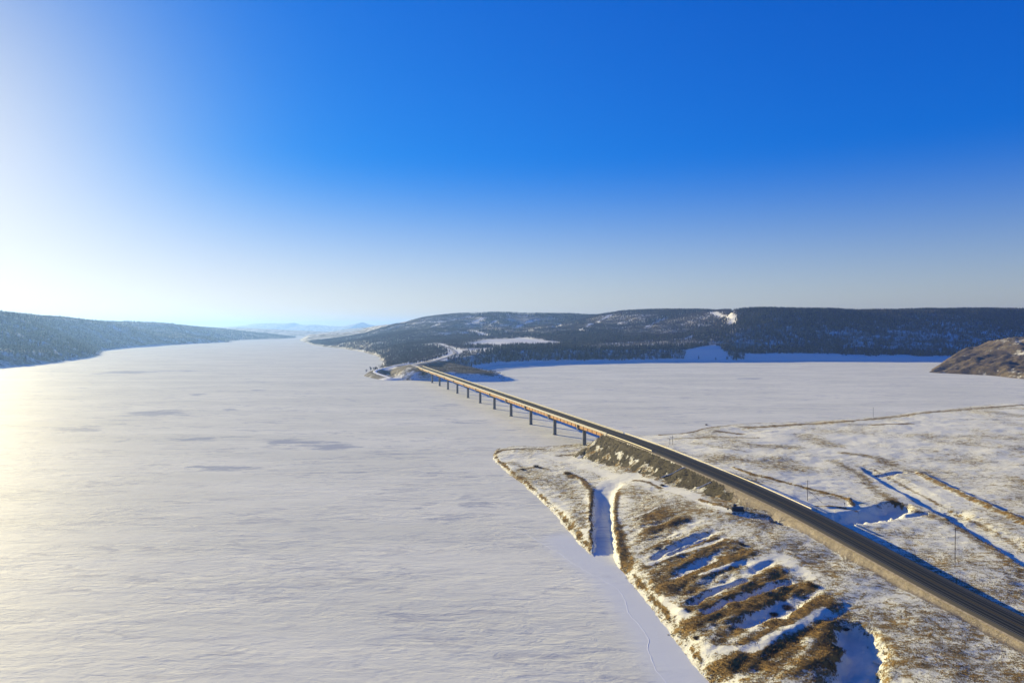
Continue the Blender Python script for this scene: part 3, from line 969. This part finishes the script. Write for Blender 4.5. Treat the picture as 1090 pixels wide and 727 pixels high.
# loose stones: riprap on the bridge embankment and along the shore
def stones(name, wgt_, n, size, mat, label):
    p = (wgt_ * row_w).ravel(); p = p / p.sum()
    i = rng.choice(len(p), n, p=p)
    c = np.stack([X.ravel()[i] + rng.normal(size=n) * .6, Y.ravel()[i] + rng.normal(size=n) * .6, H.ravel()[i]], 1)
    T = np.array([(1, 0, 0), (0, 1, 0), (-1, 0, 0), (0, -1, 0), (0, 0, 1), (0, 0, -1), (.7, .6, .55), (-.6, .65, .5), (-.55, -.7, .6), (.65, -.6, .5)], float)
    fs = np.array([(4, 6, 7), (4, 7, 8), (4, 8, 9), (4, 9, 6), (0, 1, 6), (1, 7, 6), (1, 2, 7), (2, 8, 7), (2, 3, 8), (3, 9, 8), (3, 0, 9), (0, 6, 9), (1, 0, 5), (2, 1, 5), (3, 2, 5), (0, 3, 5)])
    sc = (size[0] + (size[1] - size[0]) * rng.random(n) ** 2)[:, None, None]
    V = T[None] * sc * (.6 + .7 * rng.random((n, 10, 1))) * np.array([1.2, 1.0, .7])
    a = rng.random(n) * 6.283; ca, sa = np.cos(a)[:, None], np.sin(a)[:, None]
    V = np.stack([V[..., 0] * ca - V[..., 1] * sa, V[..., 0] * sa + V[..., 1] * ca, V[..., 2]], -1) + c[:, None, :]
    F = (np.arange(n)[:, None, None] * 10 + fs[None]).reshape(-1, 3)
    tag(link(name, mesh_np(name, V.reshape(-1, 3), F, False), mat), label, 'stones', kind='stuff')


M_ROCK = plain('riprap_stone', (.155, .128, .080), .9, .15, .4, .6)
stones('riprap', np.where(dr > 9.6, RK, 0) * (H > .5), 4200, (.14, .46), M_ROCK, 'dark loose riprap stones on the slope at the near bridge end')
stones('shore_stones', smooth01((3.0 - np.abs(sdl - 1.5)) / 2) * (Y < 700) * (X < 170) * (H > -.2), 1100, (.12, .4), M_ROCK, 'small stones and clods along the near shore')

# ------------------------------------------------------------------ far side: terrace, valley wall, headland
far_poly = [at(*p) for p in [(334.5, 367.3), (345, 369), (360, 370.3), (375, 372.5), (389, 375), (399, 378), (405, 381), (408, 386), (405, 391), (411, 396), (415, 400), (421, 403.5), (440, 405), (480, 405.5), (520, 405.8), (541, 405.3),
                             (541.5, 404.2), (536, 400.5), (510, 397.2), (494, 394.8), (505, 391.8), (530, 388.6), (560, 386.6), (600, 385.7), (640, 385.1), (700, 384.7), (780, 384.5), (860, 384.4), (1005, 385), (1100, 386), (1250, 388)]] + [(3500, 2150), (3700, 6400), (-2000, 6400), (-1750, 5700)]
fp = [(335, 365.5, 4600), (345, 366.5, 4350), (360, 367, 4100), (400, 361, 4500), (372, 362.5, 4600), (345, 361.5, 5400), (430, 367, 2850), (430, 377, 2380), (400, 374, 2950), (415, 386, 2040), (408, 391.5, 1880), (418, 399, 1520), (430, 393, 1535), (446, 390, 1575), (470, 394, 1515), (500, 395.5, 1512), (520, 396.6, 1510), (532, 398.8, 1505), (540, 404.3, 1498), (480, 391.3, 1670), (500, 393.2, 1650), (516, 395, 1625), (455, 385, 1850), (471, 382, 1870), (485, 376.3, 2130), (478, 371, 2380), (463, 366.3, 2740), (500, 374, 2180), (530, 372.5, 2240), (560, 371.8, 2300), (600, 371, 2360), (640, 371, 2430), (700, 370, 2440), (740, 368, 2450),
      (520, 362, 2900), (555, 359.5, 3100), (590, 364.8, 2800), (620, 366, 2700), (470, 354, 3700), (440, 352.5, 3900), (520, 357.5, 3500), (500, 350, 4200), (560, 352, 3800), (600, 352, 3500), (640, 355, 3050), (700, 355, 3000), (740, 355, 2900), (700, 342, 3500), (640, 345, 3500), (760, 345, 3050), (760, 368, 2460),
      (420, 359, 3600), (400, 358, 4300), (470, 345, 4400), (530, 343, 4600), (590, 347.5, 4300), (560, 348, 4250), (618, 343.5, 3900), (625, 341, 4450)]
ridge = [(388, 357.5, 4700), (400, 353, 4800), (420, 346.5, 4900), (440, 340.6, 5000), (460, 337.3, 5000), (480, 335.6, 5000), (530, 334.3, 5000), (560, 334.4, 5000), (610, 334.6, 5000), (628, 336.5, 4700), (640, 335.5, 4000), (670, 331.8, 4000), (700, 330.8, 3950), (740, 330, 3700), (765, 331, 3350), (780, 331, 3000),
         (820, 331.5, 2880), (860, 332, 2860), (900, 332.3, 2860), (940, 332.8, 2870), (1000, 332.5, 2900), (1050, 331.5, 2920), (1090, 331.3, 2950), (1200, 331, 3000), (1400, 331, 3050)]
wall = []
for px in (790, 820, 860, 900, 940, 980, 1020, 1060, 1100, 1200, 1300):
    wall += [(px, 374, 2425), (px, 352.5, 2640)]
fpts = [atd(*p) for p in fp + ridge + wall]
for px, py, d in ridge:
    x, y, z = atd(px, py, d); fpts.append((x * 1.25, y * 1.25, z + 4)); fpts.append((x * 1.08, y * 1.08, z + 3))
far_rbf = RBF(fpts, 500.0, .002)
fx = np.arange(-2100, 3500, 10.5); fy = np.concatenate([graded(1380, 3200, 8, 10), graded(3212, 6300, 12, 26)])
FX, FY = np.meshgrid(fx, fy)
FH = far_rbf(FX, FY)
slope_m = smooth01((FH - 45) / 60)
gul = np.abs(fbm(FX / 420 + FY / 900, FY / 1300 - FX / 1500, 71, 4) - .5) * 2
FH += slope_m * (1 - .85 * smooth01((FH - 150) / 45)) * ((gul - .25) * 64 * smooth01((FY - 2750) / 350) + (fbm(FX / 160, FY / 200, 73, 4) - .5) * 22 + (fbm(FX / 45, FY / 45, 74, 2) - .5) * 6)
FH += (fbm(FX / 60, FY / 60, 75, 3) - .5) * 4
wallm = smooth01((FX / FY - .33) / .04) * smooth01((2900 - FY) / 100)
FH += wallm * (fbm(FX / 120, FY / 500, 77, 3) - .5) * 26 * smooth01((FH - 28) / 60)
fsd = signed(FX, FY, far_poly) + (fbm(FX / 70, FY / 70, 79) - .5) * 26
fb = np.where(fsd > 0, fsd * (.62 + .25 * smooth01((1800 - FY) / 100)), fsd * .3)
spit = smooth01((1760 - FY) / 60)
FH = smin(FH, fb, 5)
FH = np.maximum(FH, -2.2)


def fz(x, y):
    i = int(np.clip(np.searchsorted(fx, x) - 1, 0, len(fx) - 2)); k = int(np.clip(np.searchsorted(fy, y) - 1, 0, len(fy) - 2))
    a = min(max((x - fx[i]) / (fx[i + 1] - fx[i]), 0), 1); b = min(max((y - fy[k]) / (fy[k + 1] - fy[k]), 0), 1)
    return float((FH[k, i] * (1 - a) + FH[k, i + 1] * a) * (1 - b) + (FH[k + 1, i] * (1 - a) + FH[k + 1, i + 1] * a) * b)


def on_far(px, py, d0=1400.0, off=0.0):
    u, f, k = ray(px, py)
    t_ = d0
    while t_ < 6200:
        if CAM_H + k * t_ <= fz(u * t_, f * t_) + off: break
        t_ += 4
    return u * t_, f * t_


# the highway and its old track on the far side are graded into the slope
hw = [(BR(1569), 1569, 25.0), (BR(1640), 1640, 25.5), (-212, 1740, 27), (-190, 1867, 30), (-176, 2000, 33), (-176, 2127, 36), (-205, 2330, 41), (-250, 2520, 46), (-308, 2737, 51)]
hwp = resample(hw, 12)
ot = [(-265, 1500, 4), (-330, 1640, 9), (-318, 1760, 13), (-270, 1880, 19), (-232, 2000, 26), (-200, 2110, 33)]
otp = resample(ot, 12)
for P, wd in ((hwp, 14), (otp, 9)):
    d, pr = seg_dist(FX, FY, P)
    zz = np.interp(pr, np.arange(len(P)), P[:, 2])
    m_ = smooth01((wd + 22 - d) / 22)
    FH = FH * (1 - m_) + (zz - .8) * m_

BRU = np.full(FX.shape, .56)
clear_m = np.zeros(FX.shape)


def fclear(pts, wd, s=1.0):
    global clear_m
    P = [on_far(*p) for p in pts]
    d, _ = seg_dist(FX, FY, P)
    d = d + (fbm(FX / 30, FY / 30, 83) - .5) * wd * .9
    clear_m = np.maximum(clear_m, s * smooth01((wd - d) / (wd * .5)))


def fpoly(pts, soft=20, s=1.0):
    global clear_m
    P = [on_far(*p) for p in pts]
    clear_m = np.maximum(clear_m, s * smooth01((signed(FX, FY, P) + (fbm(FX / 40, FY / 40, 85) - .5) * 30 + soft * .5) / soft))


for pts, wd in [([(440, 351), (456, 350), (465, 346), (473, 342.7), (481, 341)], 34), ([(456, 350), (490, 351), (505, 353), (518, 357)], 30), ([(468, 356), (495, 356)], 60), ([(508, 357), (518, 358)], 40), ([(499, 344.5), (510, 340.5), (521, 338)], 42), ([(521, 346), (528, 341.5)], 26),
                ([(617, 352), (630, 345), (640, 341), (650, 336)], 34), ([(689, 349.6), (696, 344.5), (706, 340)], 26), ([(753, 332), (762, 335), (770, 337.5), (780, 341), (778, 347)], 34), ([(712, 357), (730, 356)], 34), ([(731, 361), (739, 357.5)], 30), ([(701, 357), (708, 355)], 24),
                ([(399, 365.5), (409, 365.5)], 45), ([(447, 368), (463, 367)], 50), ([(665, 333), (672, 332.5)], 25), ([(560, 344), (572, 341)], 30), ([(590, 349), (604, 344)], 30), ([(660, 345), (672, 340)], 28), ([(545, 350), (556, 346)], 26), ([(440, 344.5), (470, 343)], 50), ([(485, 340), (500, 337)], 34)]:
    fclear(pts, wd * .62)
fpoly([(482, 369), (505, 364.5), (520, 361.5), (550, 359.5), (562, 359.5), (580, 362.5), (604, 365.5), (575, 368), (545, 368), (535, 369.6)])
fpoly([(486, 373.5), (500, 371.3), (530, 371), (540, 371.5), (520, 374), (495, 376)])
fpoly([(732, 374), (745, 370), (762, 367), (778, 383), (730, 383)])
d, _ = seg_dist(FX, FY, hwp); clear_m = np.maximum(clear_m, smooth01((30 - d) / 14))
d, _ = seg_dist(FX, FY, otp); clear_m = np.maximum(clear_m, smooth01((17 - d) / 8))
bankm = smooth01((62 + 40 * (fbm(FX / 50, FY / 50, 87) - .5) - fsd) / 16) * smooth01((FX / FY - .335) / .01)
clear_m = np.maximum(clear_m, bankm)
bank2 = smooth01((16 - fsd) / 12) * (FX / FY > -.06)
clear_m = np.maximum(clear_m, bank2)
BRU = np.where(clear_m > 0, BRU * (1 - clear_m) + .06 * clear_m, BRU)
spitm = (FY < 1800) & (FX > -330)
BRU = np.where(spitm, .42, BRU)
top_sp = spitm & (fsd > 26)
BRU = np.where(top_sp, .74, BRU)
BRU = np.where(np.hypot(FX + 268, FY - 1500) < 18, .25, BRU)
BRU = np.where((FY < 1700) & (FX <= -225) & (FY > 1515), .66, BRU)
me = mesh_np('far_bank', np.stack([FX, FY, FH], -1).reshape(-1, 3), grid_faces(len(fy), len(fx)))
attr(me, 'brush', BRU)
tag(link('far_bank', me, mf.m), 'wooded snowy terrace and valley wall beyond the bridge', 'hill', kind='structure')
tag(ribbon('far_road', hwp, [(-7.5, -.5), (-6, 0), (6, 0), (7.5, -.5)], M_PALEROAD), 'pale highway climbing from the far bridge end', 'road', kind='structure')
tag(ribbon('gravel_track', otp, [(-4.5, -.6), (-3.5, 0), (3.5, 0), (4.5, -.6)], M_SNOW), 'snowy track along the far shore beside the highway', 'track', kind='structure')

# truck on the far slope
x, y = on_far(449, 383.8)
tk = empty('truck', (x, y, fz(x, y)), R(60))
m = MB(); m.box((1.2, 0, 2.2), (6.0, 2.5, 2.5), None, .08); m.build('cargo_box', M_TRUCK, tk)
m = MB(); m.prism([(-4.3, .7), (-1.9, .7), (-1.9, 2.9), (-3.3, 2.9), (-3.7, 2.0), (-4.3, 1.8)], 2.3, (Vector((1, 0, 0)), Vector((0, 0, 1)), Vector((0, 1, 0))), (0, 0, 0)); m.build('cab', M_TRUCK, tk)
for q_ in (-3.2, .4, 3.0):
    for s in (-1, 1):
        m = MB(); m.tube((q_, s * .95, .5), (q_, s * 1.25, .5), .52, .52, 12); m.build('wheel', M_DARK, tk)
tag(tk, 'dark truck parked near the far bridge end', 'truck')

# ---- headland on the right of the bay
hp = [at(*p) for p in [(989, 396.3), (1000, 397.2), (1030, 398.4), (1055, 399.8), (1075, 402), (1095, 404), (1150, 409), (1300, 420)]] + [(1900, 1500), (1900, 2100), (1500, 2150), (1235, 1990)]
hx = np.arange(920, 2000, 5.0); hy = np.arange(1080, 2250, 5.0)
HX, HY = np.meshgrid(hx, hy)
hpts = [atd(*p) for p in [(992, 395, 1730), (1000, 392.5, 1760), (1015, 387.5, 1790), (1030, 380.5, 1800), (1045, 377.5, 1810), (1055, 372.5, 1815), (1065, 365, 1820), (1073, 361.5, 1820), (1090, 360.5, 1820), (1130, 356, 1820), (1200, 352, 1820), (1300, 350, 1800),
                          (1090, 384, 1650), (1060, 386, 1680), (1130, 380, 1600), (1200, 380, 1550), (1300, 380, 1500), (1090, 395, 1560), (1150, 398, 1500)]]
hpts += [(1300, 2100, 40), (1600, 2100, 80), (1800, 2000, 100)]
HH = RBF(hpts, 200.0, .002)(HX, HY)
HH += (fbm(HX / 60, HY / 60, 91) - .5) * 16 + (fbm(HX / 20, HY / 20, 92, 5) - .5) * 14
hsd = signed(HX, HY, hp) + (fbm(HX / 30, HY / 30, 93) - .5) * 10
HH = np.maximum(smin(HH, np.where(hsd > 0, hsd * .8, hsd * .4), 3), -2.2)
me = mesh_np('headland', np.stack([HX, HY, HH], -1).reshape(-1, 3), grid_faces(len(hy), len(hx)))
attr(me, 'brush', np.full(HX.shape, .80) + (fbm(HX / 50, HY / 50, 95) - .5) * .5)
tag(link('headland', me, mf.m), 'brown rocky headland with patches of snow at the right edge', 'hill', kind='structure')

# ---- hills left of the river
lp = [at(*p) for p in [(-60, 397), (0, 390.5), (60, 385.2), (95, 380.2), (104, 378), (107, 373), (130, 370), (150, 368), (200, 365.8), (230, 364.6), (270, 363.4), (317, 362.2)]] + [(-2150, 7300), (-2600, 8300), (-9000, 8300), (-9000, 1000), (-2200, 1000)]
lpts = [atd(*p) for p in [(-120, 326, 2750), (-60, 329, 2850), (0, 333.5, 3000), (30, 338, 3150), (50, 340, 3300), (100, 342.8, 3700), (140, 344.2, 4600), (190, 346.2, 5800), (215, 349, 6400), (240, 353.5, 6900), (270, 359, 7000), (310, 361, 7150),
                          (0, 372, 2200), (50, 368, 2600), (90, 366, 2980), (0, 352, 2600), (50, 353, 2950), (100, 355, 3400), (150, 357, 4800), (200, 358, 5800), (240, 360, 6400), (-60, 360, 2400)]]
for px, py, d in [(-120, 326, 2750), (0, 333.5, 3000), (50, 340, 3300), (100, 342.8, 3700), (190, 346.2, 5800), (240, 353.5, 6900)]:
    x, y, z = atd(px, py, d); lpts.append((x * 1.3, y * 1.3, z + 6)); lpts.append((x * 1.8, y * 1.6, z))
lx = graded(-8000, -900, 60, 18); ly = graded(1050, 8200, 16, 40)
LX, LY = np.meshgrid(lx, ly)
LH = RBF(lpts, 800.0, .002)(LX, LY)
lm = smooth01((LH - 10) / 60)
LH += lm * ((np.abs(fbm(LX / 700, LY / 700, 101) - .5) * 2 - .3) * 40 + (fbm(LX / 200, LY / 200, 102) - .5) * 20)
lsd = signed(LX, LY, lp) + (fbm(LX / 80, LY / 80, 103) - .5) * 30
LH = np.maximum(smin(LH, np.where(lsd > 0, lsd * .5, lsd * .3), 6), -2.4)
me = mesh_np('hills', np.stack([LX, LY, LH], -1).reshape(-1, 3), grid_faces(len(ly), len(lx)))
attr(me, 'brush', np.full(LX.shape, .58))
tag(link('hills', me, mf.m), 'hazy forested hills along the left bank of the river', 'hills', kind='structure')

# ---- distant ridges and mountains
def ridge_range(name, prof, d0, depth, label, rough):
    xs_ = np.array([atd(px, py, d0)[0] for px, py in prof]); zs_ = np.array([atd(px, py, d0)[2] for px, py in prof])
    gx = np.linspace(xs_.min(), xs_.max(), 260); gy = np.linspace(d0 - depth, d0 + depth, 60)
    GX, GY = np.meshgrid(gx, gy)
    crest = np.interp(GX, xs_, zs_)
    prof_y = np.clip(1 - np.abs(GY - d0) / depth, 0, 1) ** .8
    Z = crest * prof_y + (fbm(GX / rough[0], GY / rough[0], 111) - .5) * rough[1] * np.clip(prof_y * 2, 0, 1)
    me = mesh_np(name, np.stack([GX, GY, Z - 3], -1).reshape(-1, 3), grid_faces(60, 260))
    attr(me, 'brush', np.full(GX.shape, .55))
    tag(link(name, me, mf.m), label, 'mountains' if 'mount' in name else 'hills', kind='structure')


ridge_range('far_hills', [(130, 352), (180, 351), (230, 349), (262, 349.5), (300, 351), (330, 352), (352, 353.5), (370, 350.5), (385, 349.3), (400, 348.5), (440, 347), (500, 348)], 10500, 1700, 'pale blue hills closing the far end of the river', (700, 40))
ridge_range('mountains', [(150, 350), (215, 349), (245, 347.5), (262, 346), (270, 344.3), (290, 343.8), (300, 344.2), (313, 343.8), (322, 346), (338, 345.6), (350, 347), (370, 347.3), (378, 345), (386, 343.6), (392, 346), (410, 347.5), (440, 348), (470, 350)], 19500, 2500, 'faint pale mountains on the horizon above the river', (900, 70))


# ------------------------------------------------------------------ woods
def wood(name, P, hts, kind, mat, label):
    n = len(P)
    if kind == 'spruce':
        k = 5
        a = np.linspace(0, 2 * np.pi, k, endpoint=False)[None] + rng.random((n, 1)) * 6
        r = (hts * (.17 + .06 * rng.random(n)))[:, None]
        V = np.zeros((n, 2 * (k + 1), 3), np.float32)
        for t_, (z0, z1, rr) in enumerate(((-.06, .66, 1.0), (.34, 1.0, .62))):
            jit = .75 + .5 * rng.random((n, k))
            V[:, t_ * (k + 1):t_ * (k + 1) + k, 0] = P[:, 0:1] + np.cos(a) * r * rr * jit
            V[:, t_ * (k + 1):t_ * (k + 1) + k, 1] = P[:, 1:2] + np.sin(a) * r * rr * jit
            V[:, t_ * (k + 1):t_ * (k + 1) + k, 2] = P[:, 2:3] + hts[:, None] * (z0 + .08 * rng.random((n, k)))
            V[:, t_ * (k + 1) + k] = P + np.stack([0 * hts, 0 * hts, hts * z1], 1)
        f = []
        for t_ in range(2):
            b = t_ * (k + 1)
            f += [(b + q_, b + (q_ + 1) % k, b + k) for q_ in range(k)]
        F = (np.arange(n)[:, None, None] * 2 * (k + 1) + np.array(f)[None]).reshape(-1, 3)
    else:
        k = 7
        V = np.zeros((n, k, 3, 3), np.float32)
        for q_ in range(k):
            a = rng.random(n) * 6.283; ca, sa = np.cos(a), np.sin(a)
            b0 = hts * (.0 if q_ == 0 else .15 + .3 * rng.random()); sp_ = hts * (.05 if q_ == 0 else .10 + .14 * rng.random(n)); tz = hts * (1.0 if q_ == 0 else .6 + .35 * rng.random(n)); ww = hts * (.035 + .05 * rng.random(n))
            V[:, q_, 0] = np.stack([P[:, 0] - sa * ww, P[:, 1] + ca * ww, P[:, 2] + tz * .62], 1)
            V[:, q_, 1] = np.stack([P[:, 0] + sa * ww * .3 - ca * .2, P[:, 1] - ca * ww * .3, P[:, 2] + b0 - .5], 1)
            V[:, q_, 2] = np.stack([P[:, 0] + ca * sp_, P[:, 1] + sa * sp_, P[:, 2] + tz], 1)
        V = V.reshape(n, -1, 3)
        F = np.arange(n * k * 3).reshape(-1, 3)
    me = mesh_np(name, V.reshape(-1, 3), F, False)
    tag(link(name, me, mat), label, 'woods', kind='stuff')


def scatter(GX, GY, GH, weight, n):
    area = np.gradient(GY[:, 0])[:, None] * np.gradient(GX[0])[None, :]
    p = (weight * area).ravel(); p = p / p.sum()
    i = rng.choice(len(p), n, p=p)
    sx_ = np.gradient(GX[0])[i % GX.shape[1]]; sy_ = np.gradient(GY[:, 0])[i // GX.shape[1]]
    x = GX.ravel()[i] + (rng.random(n) - .5) * sx_; y = GY.ravel()[i] + (rng.random(n) - .5) * sy_
    return np.stack([x, y, GH.ravel()[i]], 1)


infr = (np.abs(FX / FY) < .98)
front = infr & (FH > 2.5) & (FY > 1640) & (FY < 5150) & ~((FX / FY > .32) & (FY > 3150))
kindn = fbm(FX / 240, FY / 240, 121)
midz = smooth01((FY - 2600) / 200) * smooth01((FX / FY - .02) / .05)
con = smooth01((kindn - .50) / .14)
band = smooth01((170 - fsd) / 60) * smooth01((FX / FY + .05) / .03)          # dark spruce along the terrace edge
wallz = smooth01((FX / FY - .315) / .03)
flatw = smooth01((-.055 - FX / FY) / .02)
con = np.clip(np.maximum(con * (.55 - .33 * midz) * (1 - flatw), np.maximum(band, wallz * (.22 + .55 * con))), 0, 1) * (1 - flatw * .85)
open_ = (1 - np.clip(clear_m * 1.15, 0, 1)) * front
spf = spitm.astype(float)
nearer = np.clip(2600 / FY, .5, 1.3) * (1 + 2.0 * midz)
Pw = scatter(FX, FY, FH, open_ * con * nearer * (1 - spf), 46000)
wood('spruce_woods', Pw, 8 + 9 * rng.random(len(Pw)), 'spruce', M_SPRUCE, 'dark spruce woods on the far terrace edge and valley wall')
Pw = scatter(FX, FY, FH, open_ * (1 - con * .8) * (nearer + 1.2 * flatw) * (1 - spf), 110000)
wood('aspen_woods', Pw, 8 + 7 * rng.random(len(Pw)), 'aspen', M_ASPEN, 'grey bare aspen woods over the far slopes and shore flat')
Pw = scatter(FX, FY, FH, spitm * (fsd > 4) * (FH > 1.5) * (FX > -225) * (1 - clear_m), 2600)
wood('bank_brush', Pw, 1.5 + 2.5 * rng.random(len(Pw)), 'aspen', M_TWIG, 'low bare brush on the shaded bank under the far bridge end')
lfr = (LX / LY > -.95) & (LH > 3) & (lsd > 8)
lk = fbm(LX / 300, LY / 300, 131)
Pw = scatter(LX, LY, LH, lfr * np.clip((lk - .35) * 4, .1, 1) * np.clip(3000 / LY, .3, 1), 20000)
wood('hillside_woods', Pw, 10 + 11 * rng.random(len(Pw)), 'spruce', M_SPRUCE, 'hazy dark woods on the left bank hills')
Pw = scatter(LX, LY, LH, lfr * np.clip((.68 - lk) * 4, .1, 1) * np.clip(3000 / LY, .3, 1), 70000)
wood('hillside_brush', Pw, 9 + 7 * rng.random(len(Pw)), 'aspen', M_ASPEN, 'grey leafless woods mixed over the left bank hills')


# separate spruces one can tell apart: along the terrace edge and on the skyline
def spruce_tree(h):
    r = empty('spruce_tree')
    m = MB(); m.tube((0, 0, -1), (0, 0, h * .95), h * .018, h * .004, 6); m.build('trunk', M_BARK, r)
    g_ = np.random.default_rng(int(h * 10))
    V = []; F = []
    tiers = 11
    for t_ in range(tiers):
        z = h * (.10 + .86 * t_ / tiers); rad = h * .19 * (1 - t_ / tiers) ** .85 + .15
        for b in range(9):
            a = 6.283 * b / 9 + g_.random() * .5 + t_; l = rad * (.65 + .5 * g_.random()); s = l * .26
            k = len(V)
            V += [(0, 0, z + h * .05), (math.cos(a) * l * .6 - math.sin(a) * s, math.sin(a) * l * .6 + math.cos(a) * s, z - l * .12), (math.cos(a) * l, math.sin(a) * l, z - l * .35), (math.cos(a) * l * .6 + math.sin(a) * s, math.sin(a) * l * .6 - math.cos(a) * s, z - l * .12)]
            F.append((k, k + 1, k + 2, k + 3))
    k = len(V)
    link('crown', mesh_np('crown', np.array(V), np.array(F), False), M_SPRUCE, r)
    return r


protos = [spruce_tree(h) for h in (14.0, 18.0, 16.0)]
spots = []
for i in range(44):
    px = 532 + i * 2.45 + random.uniform(-1.0, 1.0)
    x, y = on_far(px, 372.6 + random.uniform(-.6, 1.0) - max(0, (px - 600)) * .01, 2100)
    spots.append((x, y, 'dark spruce standing along the terrace edge above the bay', 'spruces along the terrace edge'))
for px in (1036, 1040, 1044, 1049, 1056, 1066):
    x, y, z = atd(px, 331, 2905)
    spots.append((x, y, 'spruce poking above the skyline of the right valley wall', 'spruces on the right skyline'))
for px, py in ((480, 371.5), (482, 372.5), (486, 372), (478, 370.5)):
    x, y = on_far(px, py, 2000)
    spots.append((x, y, 'spruce beside the road junction on the far terrace', 'spruces by the far road junction'))
for i, (x, y, lab, grp) in enumerate(spots):
    r = protos[i] if i < 3 else copy_tree(protos[i % 3])
    r.location = (x, y, fz(x, y) - .4); r.rotation_euler = (0, 0, random.random() * 6)
    s = random.uniform(.75, 1.15); r.scale = (s, s, s)
    tag(r, lab, 'spruce', grp)

# ------------------------------------------------------------------ haze
hz = MB(); hz.box((0, 11500, 172), (52000, 34000, 354))
mh = bpy.data.materials.new('haze'); mh.use_nodes = True
for n in list(mh.node_tree.nodes):
    if n.type == 'BSDF_PRINCIPLED': mh.node_tree.nodes.remove(n)
pv = mh.node_tree.nodes.new('ShaderNodeVolumePrincipled')
pv.inputs['Color'].default_value = (.25, .45, 1.0, 1)
pv.inputs['Density'].default_value = 6.6e-5
pv.inputs['Anisotropy'].default_value = .45
mo = [n for n in mh.node_tree.nodes if n.type == 'OUTPUT_MATERIAL'][0]
mh.node_tree.links.new(pv.outputs[0], mo.inputs['Volume'])
o = hz.build('haze', mh)
tag(o, 'thin winter haze filling the valley air', 'haze', kind='stuff')
